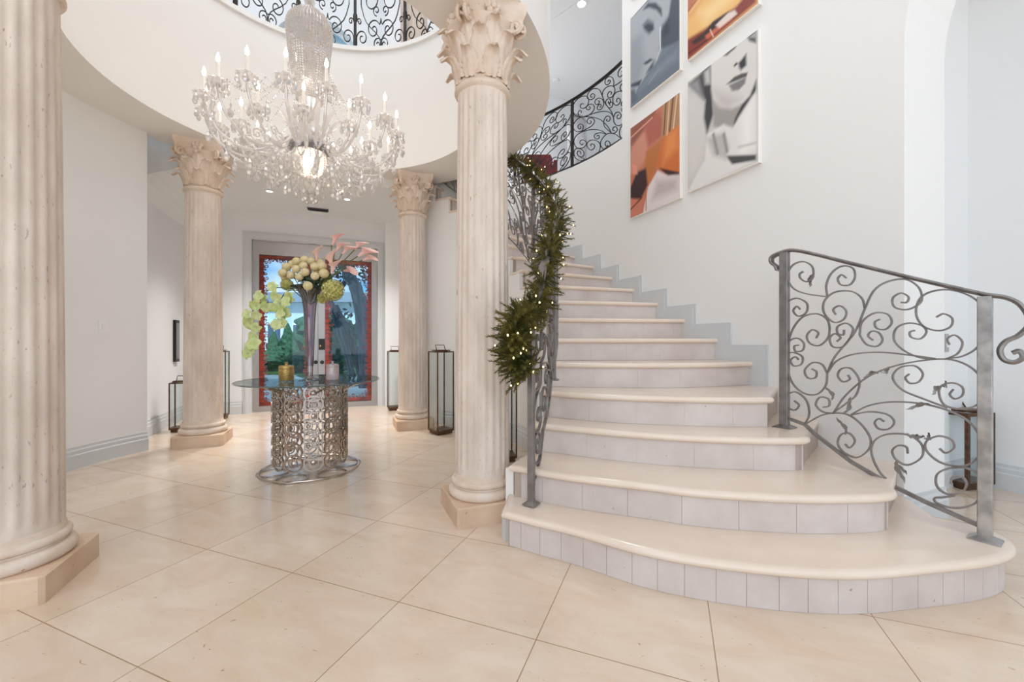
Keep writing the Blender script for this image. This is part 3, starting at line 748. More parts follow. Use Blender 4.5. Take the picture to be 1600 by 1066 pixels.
# end volute of the inner handrail
mb = MB(); e = pin(-34.3); e = V((e.x, e.y, 0)); z = RISE + 1.08
pts = cr_spline([e + Z * z, e + V((-.05, -.03, z - .02)), e + V((-.10, -.05, z - .10)), e + V((-.09, -.05, z - .2)), e + V((-.04, -.03, z - .28)), e + V((-.03, -.03, z - .35)), e + V((-.07, -.04, z - .39)), e + V((-.1, -.05, z - .36)), e + V((-.08, -.04, z - .33))], 5)
mb.tube(pts, 0.014, 8); mb.build('volute', M['iron'], inner)
curved_rail('landing_railing', lambda a: RC(RW + 0.06, a), 21.5, 75.5, 3, lambda a: LAND, 0.96, 'dark iron railing of the upper landing, set in the curved wall left of the portraits', 'iron_dark', barw=0.010, bot=0.05, flip=True)

# ================================================================== ENTRANCE DOORS
def vbox(mb, u0, u1, z0, z1, v0, v1): mb.box(L((u0 + u1) / 2, (v0 + v1) / 2, (z0 + z1) / 2), abs(u1 - u0), abs(v1 - v0), z1 - z0, UX, VX)
mb = MB(); c = 0.11
for (k0, k1, v0, v1) in ((0, c, VD - 0.02, VD), (0.015, c - 0.03, VD - 0.035, VD - 0.02)):
    vbox(mb, DU0 - k1, DU0 - k0, 0, DZ + k1, v0, v1); vbox(mb, DU1 + k0, DU1 + k1, 0, DZ + k1, v0, v1); vbox(mb, DU0 - k0, DU1 + k0, DZ + k0, DZ + k1, v0, v1)
struct('trim_door_casing', mb, M['trim'], False)
door = empty('double_door', L(WU, VD + 0.1), 'tall double entrance door of steel with red fretwork frames round blue glass', 'door')
DV = VD + 0.12
a0 = onV(406, 500, DV)[0]; a1 = onV(486, 500, DV)[0]; b0 = onV(508, 500, DV)[0]; b1 = onV(580, 500, DV)[0]; DT = 2.44; DB = 0.09
mb = MB(); vbox(mb, DU0 + 0.004, a0 - 0.003, 0.0, DZ - 0.004, DV - 0.05, DV + 0.1); vbox(mb, b1 + 0.003, DU1 - 0.004, 0.0, DZ - 0.004, DV - 0.05, DV + 0.1)
vbox(mb, a0 - 0.003, b1 + 0.003, DT + 0.003, DZ - 0.004, DV - 0.05, DV + 0.1); vbox(mb, a0 - 0.003, b1 + 0.003, 0.0, DB - 0.003, DV - 0.05, DV + 0.1)
mb.build('steel_frame', M['steel'], door, False)
mb = MB(); mid = (a1 + b0) / 2; vbox(mb, a1 + 0.003, mid - 0.003, DB, DT, DV - 0.03, DV + 0.05); mb.build('stile', M['steel'], door, False)
mb = MB(); vbox(mb, mid + 0.003, b0 - 0.003, DB, DT, DV - 0.03, DV + 0.05); mb.build('stile', M['steel'], door, False)
for (u0, u1) in ((a0, a1), (b0, b1)):
    outer, inner = [], []; W_, H_ = u1 - u0, DT - DB; n = 480; per = 2 * (W_ + H_); marg = 0.062
    random.seed(3); ph = [random.uniform(0, 6.28) for _ in range(4)]
    for i in range(n):
        s = per * i / n
        if s < W_: p = (u0 + s, DB)
        elif s < W_ + H_: p = (u1, DB + s - W_)
        elif s < 2 * W_ + H_: p = (u1 - (s - W_ - H_), DT)
        else: p = (u0, DT - (s - 2 * W_ - H_))
        outer.append(p)
        wob = 0.008 * math.sin(s * 2 * PI / 0.105) + 0.006 * math.sin(s * 2 * PI / 0.043 + 1) + 0.003 * math.sin(s * 2 * PI / 0.021 + ph[0]); g = marg + wob
        ctr = ((u0 + u1) / 2, (DB + DT) / 2)
        ux = max(-1, min(1, (p[0] - ctr[0]) / (W_ / 2))); uz = max(-1, min(1, (p[1] - ctr[1]) / (H_ / 2)))
        inner.append((ctr[0] + ux * (W_ / 2 - g), ctr[1] + uz * (H_ / 2 - g)))
    mb = MB(); v0, v1 = DV - 0.025, DV + 0.025
    ls = [[L(u, v0, z) for u, z in outer], [L(u, v1, z) for u, z in outer], [L(u, v1, z) for u, z in inner], [L(u, v0, z) for u, z in inner]]
    ls.append(ls[0]); mb.loops(ls, caps=False); leaf = mb.build('door_leaf', M['redwood'], door, angle=40)
    mb = MB()      # pierced scrolls that run along the inner edge of the frame
    k = 0
    for i in range(0, n, 5):
        p = inner[i]; k += 1; r = 0.017 + 0.007 * ((k * 7) % 3); dx = ctr[0] - p[0]; dz = ctr[1] - p[1]
        ix = 0 if abs(abs(dx) - (W_ / 2 - marg)) > 0.03 else math.copysign(1, dx); iz = 0 if abs(abs(dz) - (H_ / 2 - marg)) > 0.03 else math.copysign(1, dz)
        q0 = (p[0] + ix * r * 0.85, p[1] + iz * r * 0.85); sg = 1 if k % 2 else -1
        pts = [L(q0[0] + (r * (1 - q / 15)) * math.cos(sg * (q * 0.7 + k * 1.3)), DV, q0[1] + (r * (1 - q / 15)) * math.sin(sg * (q * 0.7 + k * 1.3))) for q in range(12)]
        mb.bar(pts, 0.009, 0.03, VX)
    mb.build('fretwork', M['redwood'], leaf)
    mb = MB(); vbox(mb, u0 + 0.03, u1 - 0.03, DB + 0.03, DT - 0.03, DV + 0.008, DV + 0.014); mb.build('glass_pane', M['doorglass'], leaf, False)
mb = MB(); u, z = onV(503, 538, DV); vbox(mb, u - 0.045, u + 0.045, z - 0.09, z + 0.09, DV - 0.06, DV - 0.031); mb.build('lock_plate', M['black'], door, False)
for px in (493.5, 503.5):
    u, z = onV(px, 566, DV); mb = MB(); mb.lathe([(0.022, 0), (0.03, 0.012), (0.03, 0.03), (0.012, 0.036)], L(u, DV - 0.031, z), 20, axis=-VX); mb.build('door_knob', M['black'], door)
u, z = onV(501, 541, DV); mb = MB(); mb.sphere(L(u, DV - 0.075, z), 0.018, 12, 8); mb.build('latch_knob', M['gold'], door)
# arched window over the doors
win = MB(); vbox(win, WU - WR, WU + WR, WB, WS + WR, VD + 0.18, VD + 0.19)
win = MB(); win.loops([[L(u, VD + 0.18, z) for u, z in [(WU + WR, WB), (WU - WR, WB)] + top], [L(u, VD + 0.19, z) for u, z in [(WU + WR, WB), (WU - WR, WB)] + top]])
struct('window_1', win, M['doorglass'], False)
mb = MB(); mb.bar([L(u, VD + 0.16, z) for u, z in [(WU - WR * math.cos(PI * i / 24) * 0.98, WS + WR * 0.98 * math.sin(PI * i / 24)) for i in range(25)]], 0.035, 0.04, VX)
mb.bar([L(WU, VD + 0.16, WB), L(WU, VD + 0.16, WS + WR)], 0.03, 0.04, VX); vbox(mb, WU - WR, WU + WR, WS - 0.015, WS + 0.015, VD + 0.14, VD + 0.18)
struct('window_2', mb, M['plate'], False)

# ================================================================== OUTSIDE THE DOORS
mb = MB(); mb.prism([L(-30, 3.56), L(30, 3.56), L(30, 60), L(-30, 60)], -0.3, -0.1); struct('ground', mb, M['drive'], False)
mb = MB(); mb.prism([(-14, 14.6), (4, 14.6), (4, 40), (-14, 40)], -0.099, -0.06); tag(mb.build('lawn', M['grass'], smooth=False), kind='structure')
def blob(mb, c, r, h, seed, n=26, m=16, cone=False, amp=0.16):
    ls = []
    for j in range(m + 1):
        t = j / m; ls.append([])
        for i in range(n):
            a = 2 * PI * i / n
            if cone: rr = r * (1 - t) ** 0.8 * min(1, (t + 0.02) * 9) + 0.01; z = t * h
            else: rr = r * math.sin(PI * (0.03 + 0.94 * t)) ** 0.7; z = h * (1 - math.cos(PI * t)) / 2
            p = V((math.cos(a) * rr, math.sin(a) * rr, z)); k = 1 + amp * noise.noise(p * 5 / r * 0.6 + V((seed, 0, 0))) + amp * 0.6 * noise.noise(p * 14 / r * 0.6 + V((seed, 3, 0)))
            ls[-1].append(V(c) + V((p.x * k, p.y * k, p.z)))
    mb.loops(ls)
def xy(px, y): return ((px - CX) * y / F, y)
for i, (px, y, r, h, cone, lab) in enumerate(((450, 17, 0.55, 1.75, True, 'cone-shaped cypress on the lawn seen through the left door glass'), (427, 20, 0.5, 1.5, True, 'smaller cypress left of the cone-shaped one, seen through the door glass'),
      (409, 16, 0.8, 0.75, False, 'low round shrub below the smaller cypress, left of the left door glass'), (474, 15.5, 0.6, 0.72, False, 'low round shrub right of the cypress, beside the vase stem'), (522, 15, 0.8, 1.9, False, 'tall leafy shrub seen through the left side of the right door glass'), (508, 22, 1.5, 2.6, False, 'broad shrub farthest back, behind the door stile'))):
    o = empty('cypress' if cone else 'shrub', (*xy(px, y), -0.06), lab, 'shrub', 'garden shrubs seen through the doors'); mb = MB(); blob(mb, (*xy(px, y), -0.02 if not cone else 0.1), r, h, i * 7.3, cone=cone, n=40, m=24, amp=0.3); mb.build('foliage', M['shrub'], o)
    mb = MB(); mb.tube([(*xy(px, y), -0.06), (*xy(px, y), 0.3)], 0.06); mb.build('trunk', M['trunk'], o)
hx, hy = xy(470, 27)
house = empty('house', (hx, hy, -0.1), 'pale blue house with tall windows across the driveway, seen through the door glass', 'house')
mb = MB(); mb.box((hx, hy + 3, 1.75), 13, 6, 3.7); mb.build('wall', M['facade'], house, False)
mb = MB(); mb.loops([[V((hx - 7, hy - 0.5, 3.6)), V((hx + 7, hy - 0.5, 3.6)), V((hx + 7, hy + 6.5, 3.6)), V((hx - 7, hy + 6.5, 3.6))], [V((hx - 5, hy + 2.6, 4.6)), V((hx + 5, hy + 2.6, 4.6)), V((hx + 5, hy + 3.4, 4.6)), V((hx - 5, hy + 3.4, 4.6))]]); mb.build('roof', M['roof'], house, False)
for i in range(7):
    x = hx - 5 + i * 1.65; mb = MB(); mb.box((x, hy - 0.03, 1.3), 0.95, 0.08, 1.9); w = mb.build('window', M['frame_white'], house, False)
    for dx in (-0.22, 0.22): mb = MB(); mb.box((x + dx, hy - 0.08, 1.3), 0.38, 0.03, 1.7); mb.build('pane', M['pane_dark'], w, False)
tree = empty('tree', (*xy(556, 9.5), -0.1), 'gnarled grey tree trunk leaning behind the right door glass', 'tree')
mb = MB(); pts = cr_spline([PD(572, 606, 9.5), PD(570, 540, 9.5), PD(568, 490, 9.4), PD(558, 455, 9.3), PD(543, 425, 9.2), PD(532, 400, 9.2), PD(518, 380, 9.3)], 8)
mb.tube(pts, [0.16 - 0.05 * i / len(pts) + 0.015 * math.sin(i * 1.3) for i in range(len(pts))], 14); mb.build('trunk', M['trunk'], tree)
for k, pp in enumerate((((543, 425), (550, 450), (556, 480), (560, 520)), ((516, 470), (530, 505), (543, 545), (556, 604)), ((520, 485), (533, 530), (545, 570), (548, 604)), ((524, 478), (545, 520), (556, 555), (562, 604)), ((532, 400), (548, 392), (566, 396), (580, 420)), ((540, 440), (530, 452), (519, 462), (508, 470)))):
    mb = MB(); p3 = cr_spline([PD(a, b, 9.3 + 0.1 * k) for a, b in pp], 6); mb.tube(p3, [0.07 - 0.03 * i / len(p3) for i in range(len(p3))], 8); mb.build('branch', M['trunk'], tree)
mb = MB(); random.seed(11)
for k in range(420):
    c = PD(random.uniform(512, 575), random.uniform(480, 600) if k % 3 else random.uniform(395, 440), random.uniform(9.7, 10.6)); d = V((random.uniform(-1, 1), random.uniform(-.4, .4), random.uniform(-1, 0.4))).normalized() * random.uniform(.08, .2); w = d.cross(V((0, 1, 0))).normalized() * 0.03
    mb.add([c, c + d * .5 + w, c + d, c + d * .5 - w], [(0, 1, 2, 3)])
mb.build('foliage', M['palm'], tree, False)

# ================================================================== GLASS TABLE
TX, TY = -1.735, 3.56
table = empty('round_table', (TX, TY, 0), 'round glass table on a cylinder of interlinked metallic rings, under the chandelier', 'table')
mb = MB(); mb.lathe([(0.555, 0.7555), (0.562, 0.759), (0.562, 0.765), (0.555, 0.7685)], (TX, TY, 0), 96); mb.build('tabletop', M['tableglass'], table, angle=20)
mb = MB(); pts = [V((TX + 0.563 * math.cos(a), TY + 0.563 * math.sin(a), 0.762)) for a in [2 * PI * i / 96 for i in range(96)]]; mb.tube(pts, 0.0045, 6, closed=True); mb.build('tabletop_edge', M['edgeglass'], table)
def ringpts(c, ex, ey, rx, ry, n=28): return [V(c) + ex * (rx * math.cos(2 * PI * i / n)) + ey * (ry * math.sin(2 * PI * i / n)) for i in range(n)]
mb = MB(); mb.tube([V((TX + 0.385 * math.cos(2 * PI * i / 80), TY + 0.385 * math.sin(2 * PI * i / 80), 0.012)) for i in range(80)], 0.008, 8, closed=True); mb.build('base_hoop', M['chrome'], table)
for i in range(6):
    a = i * PI / 3 + 0.5; c = V((TX + 0.285 * math.cos(a), TY + 0.285 * math.sin(a), 0.008)); mb = MB(); mb.bar(ringpts(c, V((1, 0, 0)), V((0, 1, 0)), 0.113, 0.113), 0.018, 0.007, Z, closed=True); mb.build('foot_ring', M['chrome'], table)
NR = 12; first = None
for row in range(7):
    for i in range(NR):
        a = 2 * PI * (i + 0.0) / NR
        if first is None or (row == 1 and i == 0):
            er = V((1, 0, 0)); et = V((0, 1, 0)); mb = MB(); cc = V((TX, TY, 0.07)) + er * 0.285
            big = row == 0
            mb.bar(ringpts(cc + Z * 0.055, et, Z, 0.071 if big else 0.069, 0.066 if big else 0.068), 0.011, 0.013, er, closed=True)
            if big:
                mb.bar(ringpts(cc + Z * 0.055 + er * 0.005, et, Z, 0.034, 0.034), 0.007, 0.012, er, closed=True); mb.lathe([(0.012, -0.006), (0.02, 0), (0.012, 0.008)], cc + Z * 0.055 + er * 0.005, 16, axis=er)
            else:
                mb.bar(ringpts(cc + Z * 0.055 + er * 0.006, et, Z, 0.036, 0.046), 0.008, 0.012, er, closed=True)
            o = mb.build('ring_link', M['chrome'], table, angle=50)
            if row == 0: first = o
            else: second = o
        else:
            o = (first if row % 2 == 0 else second).copy(); col.objects.link(o)
        o.parent = table; o.rotation_euler = (0, 0, a); o.location = (0, 0, 0.093 * row)
for i in range(6):
    a = i * PI / 3 + 0.26; r0 = V((math.cos(a), math.sin(a), 0)); t0 = V((-r0.y, r0.x, 0)); c = V((TX, TY, 0)); mb = MB()
    mb.bar(cr_spline([c + r0 * 0.285 + t0 * -0.06 + Z * 0.68, c + r0 * 0.36 - t0 * 0.03 + Z * 0.715, c + r0 * 0.48 + Z * 0.748, c + r0 * 0.36 + t0 * 0.03 + Z * 0.715, c + r0 * 0.285 + t0 * 0.06 + Z * 0.68], 6), 0.012, 0.008, r0); mb.build('support_arm', M['chrome'], table)

# ================================================================== ON THE TABLE
TT = 0.7685
c = PD(447.5, 592, 3.5); c.z = TT
jar = empty('candle_jar', c, 'gold candle jar with lid on the glass table, left of the vase foot', 'candle jar')
mb = MB(); mb.lathe([(0.054, TT), (0.058, TT + 0.006), (0.058, TT + 0.095), (0.054, TT + 0.10)], (c.x, c.y, 0), 36); mb.build('jar', M['gold'], jar)
mb = MB(); mb.lathe([(0.059, TT + 0.1005), (0.059, TT + 0.118), (0.05, TT + 0.124), (0.012, TT + 0.128), (0.010, TT + 0.138), (0.014, TT + 0.146), (0.006, TT + 0.15)], (c.x, c.y, 0), 36); mb.build('lid', M['gold'], jar)
c = PD(519.5, 592, 3.55); c.z = TT
jar = empty('glass_jar', c, 'pale rose glass jar with lid on the glass table, right of the vase foot', 'candle jar')
mb = MB(); mb.lathe([(0.048, TT), (0.052, TT + 0.006), (0.052, TT + 0.105), (0.048, TT + 0.112)], (c.x, c.y, 0), 36); mb.build('jar', M['rose_glass'], jar)
mb = MB(); mb.lathe([(0.053, TT + 0.1125), (0.053, TT + 0.128), (0.04, TT + 0.134), (0.010, TT + 0.138), (0.009, TT + 0.146), (0.013, TT + 0.155), (0.005, TT + 0.16)], (c.x, c.y, 0), 36); mb.build('lid', M['rose_glass'], jar)
vc = PD(484, 592, 3.5)
vase = empty('vase', (vc.x, vc.y, TT), 'tall smoky glass trumpet vase in the middle of the glass table', 'vase')
mb = MB(); mb.lathe([(0.085, TT), (0.085, TT + 0.006), (0.04, TT + 0.018), (0.024, TT + 0.04), (0.026, TT + 0.10), (0.032, TT + 0.20)], (vc.x, vc.y, 0), 40); mb.build('foot', M['clear'], vase)
mb = MB(); prof = [(0.030, TT + 0.12), (0.034, TT + 0.2), (0.038, TT + 0.35), (0.044, TT + 0.5), (0.052, TT + 0.62), (0.066, TT + 0.70), (0.092, TT + 0.755), (0.125, TT + 0.785), (0.122, TT + 0.788), (0.088, TT + 0.760), (0.06, TT + 0.70), (0.047, TT + 0.62), (0.039, TT + 0.5), (0.033, TT + 0.35), (0.028, TT + 0.2), (0.024, TT + 0.125)]
mb.lathe(prof, (vc.x, vc.y, 0), 40); mb.build('trumpet', M['vaseglass'], vase)
def f4(x, y): return 370 + x / 6.957, 360 + y / 6.957
def f3(x, y): return 360 + x / 3.438, 340 + y / 3.438
MOUTH = V((vc.x, vc.y, TT + 0.74))
def bend(a, b, k=0.3, up=0.05): m = (a + b) / 2 + Z * up; return cr_spline([a, m, b], 8)
# cream ball buds
BG = 'cream ball-shaped flowers heaped over the vase mouth'
for i, (x, y, r, d) in enumerate(((540, 400, 50, .03), (500, 465, 48, .0), (590, 488, 44, -.05), (645, 420, 46, -.07), (725, 385, 44, -.06), (742, 455, 46, -.09), (680, 505, 44, -.08), (650, 340, 48, .03), (735, 322, 48, .03), (810, 335, 46, .03), (848, 395, 47, -.05), (850, 498, 44, -.1), (925, 388, 50, -.04), (948, 470, 52, -.07), (775, 605, 50, -.1), (605, 370, 46, .05), (900, 345, 40, .06), (520, 520, 40, .05), (870, 440, 40, .0))):
    c = PD(*f4(x, y), 3.48 + d); r = r / 6.957 * c.y / F
    pos = (('highest left', 'left edge', 'lower left', 'upper middle left', 'upper centre', 'centre', 'lower centre', 'top left', 'top centre', 'top right', 'upper right', 'lower right', 'far right top', 'far right', 'lowest, over the vase mouth', 'back left', 'back right', 'lowest at the left edge', 'between the right pair'))[i]
    o = empty('flower_bud', c, 'cream ball-shaped bloom in the vase arrangement, ' + pos + ' of the heap', 'flower', BG)
    mb = MB(); dirv = (c - MOUTH - V((0, 0.12, 0.0))).normalized(); mb.sphere(c, r, 16, 10, 1, 1, 0.92, axis=dirv)
    for q in range(3):
        rr = r * (0.95 - 0.28 * q); mb.tube(ringpts(c + dirv * (r * (0.35 + 0.26 * q)), dirv.orthogonal().normalized(), dirv.cross(dirv.orthogonal()).normalized(), rr * 0.92, rr * 0.92, 14), r * 0.09, 5, closed=True)
    mb.build('bloom', M['bud'], o)
    mb = MB(); mb.tube(bend(MOUTH + V((0, 0, -0.1)), c - dirv * r * 0.9, up=0.0), 0.003, 5); mb.build('stalk', M['stem'], o)
# hydrangeas
for i, (x, y, r, d, lab) in enumerate(((1045, 650, 112, -.06, 'large green hydrangea head at the right of the vase mouth'), (545, 590, 62, .0, 'smaller green hydrangea head at the left, above the orchids'), (930, 740, 55, 0.02, 'small green hydrangea head below the large one'))):
    c = PD(*f4(x, y), 3.48 + d); r = r / 6.957 * c.y / F; o = empty('hydrangea', c, lab, 'flower'); mb = MB(); random.seed(i)
    mb.sphere(c, r * 0.8, 12, 8)
    for k in range(130):
        z = 1 - 2 * (k + .5) / 130; a = k * 2.39996; dd = V((math.sqrt(1 - z * z) * math.cos(a), math.sqrt(1 - z * z) * math.sin(a), z)); t1 = dd.orthogonal().normalized(); t2 = dd.cross(t1)
        p = c + dd * r * random.uniform(.86, 1.0); rot = random.random() * 6
        for q in range(4):
            an = rot + q * PI / 2; e = t1 * math.cos(an) + t2 * math.sin(an); w = dd.cross(e); s = r * 0.2
            mb.add([p, p + e * s * .6 + w * s * .5 + dd * s * .25, p + e * s + dd * s * .5, p + e * s * .6 - w * s * .5 + dd * s * .25], [(0, 1, 2, 3)])
    mb.build('flower_head', M['hyd'], o, False)
    mb = MB(); mb.tube(bend(MOUTH + V((0, 0, -0.1)), c, up=0.0), 0.004, 5); mb.build('stalk', M['stem'], o)
# pink calla lilies
PGp = 'pink calla lilies rising to the right'
for i, (x, y, bx, by, d, sz, lab) in enumerate(((1075, 85, 1040, 160, 0, 1.15, 'tallest of the pink calla lilies'), (1140, 150, 1075, 230, .03, 1.1, 'pink calla lily just below the tallest one'), (1215, 185, 1150, 255, -.02, 1.0, 'pink calla lily in the middle of the row of heads'), (1345, 140, 1280, 210, 0, 1.0, 'pink calla lily leaning right, half opened'),
        (1410, 225, 1320, 280, -.03, 1.3, 'largest pink calla lily near the right end'), (1455, 295, 1370, 325, .02, 1.0, 'rightmost pink calla lily, lowest on a long stem'), (1020, 320, 1030, 400, -.05, 1.2, 'pink calla lily low, right beside the cream blooms'), (1050, 400, 1030, 470, -.08, 1.2, 'pink calla lily lowest beside the cream blooms'), (1215, 435, 1160, 440, .03, 1.0, 'pink calla lily drooping alone below the stems'), (870, 250, 870, 330, .03, 1.1, 'single pink calla lily above the cream blooms'))):
    tip = PD(*f4(x, y), 3.46 + d); bs = PD(*f4(bx, by), 3.48 + d); ax = (tip - bs).normalized(); o = empty('calla_lily', bs, lab, 'flower', PGp)
    q = Z.rotation_difference(ax); h = 0.092 * sz; mb = MB(); ls = []
    for j in range(9):
        t = j / 8; l = []
        for k in range(20):
            a = 2 * PI * k / 20; fl = 0.007 + 0.013 * t + 0.016 * max(0, t - .5) ** 1.5 * 4 * (1 + 0.25 * math.cos(a)); zz = h * t * (1 + 0.42 * t * math.cos(a)); 
            l.append(bs + q @ V((fl * sz * math.cos(a), fl * sz * math.sin(a), zz)))
        ls.append(l)
    inn = [[p + (bs + ax * h * 0.5 - p) * 0.08 for p in l] for l in ls[::-1][:6]]
    mb.loops(ls + inn); mb.build('spathe', M['petal_pink'], o)
    mb = MB(); mb.tube([bs + ax * 0.01, bs + ax * h * 0.75], 0.004, 6); mb.build('spadix', M['bud'], o)
    mb = MB(); st = PD(*f4(1000, 505), 3.48) if x > 900 else MOUTH; mb.tube(cr_spline([MOUTH - Z * 0.05, st.lerp(bs, 0.3) if x > 900 else MOUTH.lerp(bs, .5), bs - ax * 0.02, bs], 6), 0.0042, 6); mb.build('stalk', M['stem'], o)
# orchid sprays
def orchid(mbp, c, r, nrm, rot):
    t1 = nrm.orthogonal().normalized(); t2 = nrm.cross(t1)
    for k in range(5):
        a = rot + k * 2 * PI / 5; e = t1 * math.cos(a) + t2 * math.sin(a); w = nrm.cross(e); n_ = 9; A = []
        wd = r * (0.62 if k in (1, 4) else 0.44)
        for i in range(n_ + 1):
            t = i / n_; ww = wd * math.sin(PI * (0.06 + 0.9 * t ** 0.8)) ** 0.7 ; p = c + e * (r * t) + nrm * (0.28 * r * math.sin(t * 2.4) - 0.1 * r * t)
            A.append([p - w * ww + nrm * ww * .25, p, p + w * ww + nrm * ww * .25, p + w * ww * .98 - nrm * 0.002 + nrm * ww * .25, p - nrm * 0.003, p - w * ww * .98 - nrm * 0.002 + nrm * ww * .25])
        mbp.loops(A)
for nm, fl, stem in (('green orchid spray arching to the left and hanging over the table edge', [(228, 372), (155, 425), (135, 470), (185, 440), (90, 520), (105, 565), (145, 525), (140, 590), (125, 640), (128, 680), (95, 728), (110, 700)], [(330, 385), (230, 380), (160, 430), (120, 500), (120, 600), (100, 690)]),
                     ('pale green orchid spray hanging nearer the vase', [(250, 425), (240, 480), (300, 455), (322, 425), (292, 510), (250, 575), (282, 560), (190, 480), (270, 520)], [(345, 390), (290, 410), (270, 460), (275, 520), (262, 565)])):
    pa = [PD(*f3(x, y), 3.42) for x, y in stem]; o = empty('orchid_spray', pa[0], nm, 'flower', 'orchid sprays on the left of the vase'); random.seed(len(fl))
    mb = MB(); mb.tube(cr_spline([MOUTH - Z * 0.02] + pa, 6), 0.0035, 6); mb.build('stalk', M['stem'], o)
    for x, y in fl:
        c = PD(*f3(x, y), 3.42 + random.uniform(-.05, .02)); mb = MB(); nrm = V((random.uniform(-.6, .4), -1, random.uniform(-.5, .3))).normalized(); orchid(mb, c, 0.052 * random.uniform(.85, 1.15), nrm, random.random() * 6); mb.sphere(c - nrm * -0.006, 0.008, 8, 5); mb.build('orchid_flower', M['petal_green'], o, angle=80)
# dark foliage between the blooms
random.seed(5)
for k in range(16):
    a = PD(*f4(random.uniform(640, 960), random.uniform(540, 610)), 3.47); b = PD(*f4(random.uniform(560, 1000), random.uniform(480, 640)), 3.4 + random.uniform(0, .16)); d = b - a
    if d.length < 0.03: continue
    w = d.cross(V((0, 1, 0))).normalized() * 0.016
    if k == 0: gl = empty('leaf_sprig', MOUTH, 'dark green leaf sprig filling the vase mouth under the cream blooms', 'foliage')
    mb = MB(); A = []
    for i in range(6):
        t = i / 5; p = a + d * t + V((0, -0.01 * math.sin(t * 3), 0)); ww = w * math.sin(PI * (0.05 + 0.9 * t)); A.append([p - ww, p + V((0, -.003, 0)), p + ww, p + V((0, .003, 0))])
    mb.loops(A); mb.build('leaf', M['leaf'], gl)

# ================================================================== BRONZE LANTERNS
def lantern(cx, cy, w, h, rot, label, e=0.012):
    t = empty('floor_lantern', (cx, cy, 0), label, 'lantern', 'bronze floor lanterns'); ex = V((math.cos(rot), math.sin(rot), 0)); ey = V((-ex.y, ex.x, 0)); c = V((cx, cy, 0))
    mb = MB(); mb.box(c + Z * 0.02, w - 0.03, w - 0.03, 0.03, ex, ey); mb.box(c + Z * 0.045, w, w, 0.02, ex, ey); mb.build('base', M['bronze'], t, False)
    hb = h - 0.075
    for i in (-1, 1):
        for j in (-1, 1):
            mb = MB(); mb.box(c + ex * (i * (w / 2 - e / 2)) + ey * (j * (w / 2 - e / 2)) + Z * ((0.055 + hb) / 2), e, e, hb - 0.055, ex, ey); mb.build('corner_post', M['bronze'], t, False)
    mb = MB()
    for s in (-1, 1):
        mb.box(c + ex * (s * (w / 2 - e / 2)) + Z * (hb + e / 2), e, w, e, ex, ey); mb.box(c + ey * (s * (w / 2 - e / 2)) + Z * (hb + e / 2), w - 2 * e, e, e, ex, ey)
    mb.build('top_frame', M['bronze'], t, False)
    for d, o_ in ((ex, ey), (-ex, ey), (ey, ex), (-ey, ex)):
        mb = MB(); mb.box(c + d * (w / 2 - e / 2) + Z * ((0.055 + hb) / 2), 0.003, w - 2 * e, hb - 0.057, d, o_); mb.build('glass_pane', M['glass'], t, False)
    mb = MB(); mb.box(c + Z * (hb + e + 0.012), w * 0.72, w * 0.72, 0.014, ex, ey); mb.box(c + Z * (hb + e + 0.003), w * 0.5, w * 0.5, 0.008, ex, ey); mb.build('lid', M['bronze'], t, False)
    mb = MB(); z = hb + e + 0.02; q = w * 0.26; mb.bar([c - ex * q + Z * z, c - ex * q + ey * 0.03 + Z * (z + 0.055), c + ex * q + ey * 0.03 + Z * (z + 0.055), c + ex * q + Z * z], 0.008, 0.008, ey); mb.build('handle', M['bronze'], t, False)
R_ = math.radians
x, y = xy(689, 4.93); lantern(x, y, 0.225, 1.04, R_(40), 'tall bronze floor lantern right of the far column, clear against the stair wall')
x, y = xy(617, 6.62); lantern(x, y, 0.225, 1.0, R_(22.5), 'tall bronze floor lantern half hidden left of the column beside the door')
x, y = xy(341, 5.85); lantern(x, y, 0.225, 1.02, R_(22.5), 'tall bronze floor lantern standing left of the door, behind the left column')
x, y = xy(284, 5.05); lantern(x, y, 0.20, 0.66, R_(22.5), 'short bronze lantern left of the left column, against the vestibule wall')
x, y = xy(786, 3.83); lantern(x, y, 0.22, 1.0, R_(12), 'bronze floor lantern hidden behind the middle column, only its right post showing')
x, y = xy(1498, 3.17); lantern(x, y, 0.27, 0.62, R_(12), 'short dark bronze lantern on the floor of the hall, seen through the right railing', 0.022)

# ================================================================== CHANDELIER
HX, HY = -1.765, 3.60
ch = empty('chandelier', (HX, HY, 2.3), 'huge crystal chandelier with candle lamps hanging in the rotunda', 'chandelier'); HC = V((HX, HY, 0))
def CH(r, a, z): return V((HX + r * math.cos(a), HY + r * math.sin(a), z))
mb = MB(); mb.tube([HC + Z * 3.9, HC + Z * 7.9], 0.012, 8); mb.build('suspension_rod', M['steel'], ch)
mb = MB()
for z in (3.98, 4.06, 4.15, 4.24, 4.34): mb.sphere(HC + Z * z, 0.045, 14, 8)
mb.build('ball_stem', M['crystal'], ch)
def drop(mb, p, s, n=6):
    """faceted almond prism hanging from p"""
    mb.lathe([(0.002 * s, 0), (0.006 * s, -0.006 * s), (0.005 * s, -0.012 * s), (0.003 * s, -0.016 * s), (0.012 * s, -0.034 * s), (0.0135 * s, -0.046 * s), (0.009 * s, -0.058 * s), (0.001, -0.064 * s)], p, n)
def beads(mb, pts, r, step):
    acc = 0; last = pts[0]; mb.lathe([(0.2 * r, -r), (r, 0), (0.2 * r, r)], last, 6)
    for p in pts[1:]:
        if (p - last).length >= step: mb.lathe([(0.2 * r, -r), (r, 0), (0.2 * r, r)], p, 6); last = p
mb = MB(); mb.lathe([(0.03, 3.97), (0.09, 3.945), (0.14, 3.90), (0.165, 3.84), (0.168, 3.80), (0.155, 3.80)], (HX, HY, 0), 24); mb.build('canopy_dome', M['crystal'], ch, angle=10)
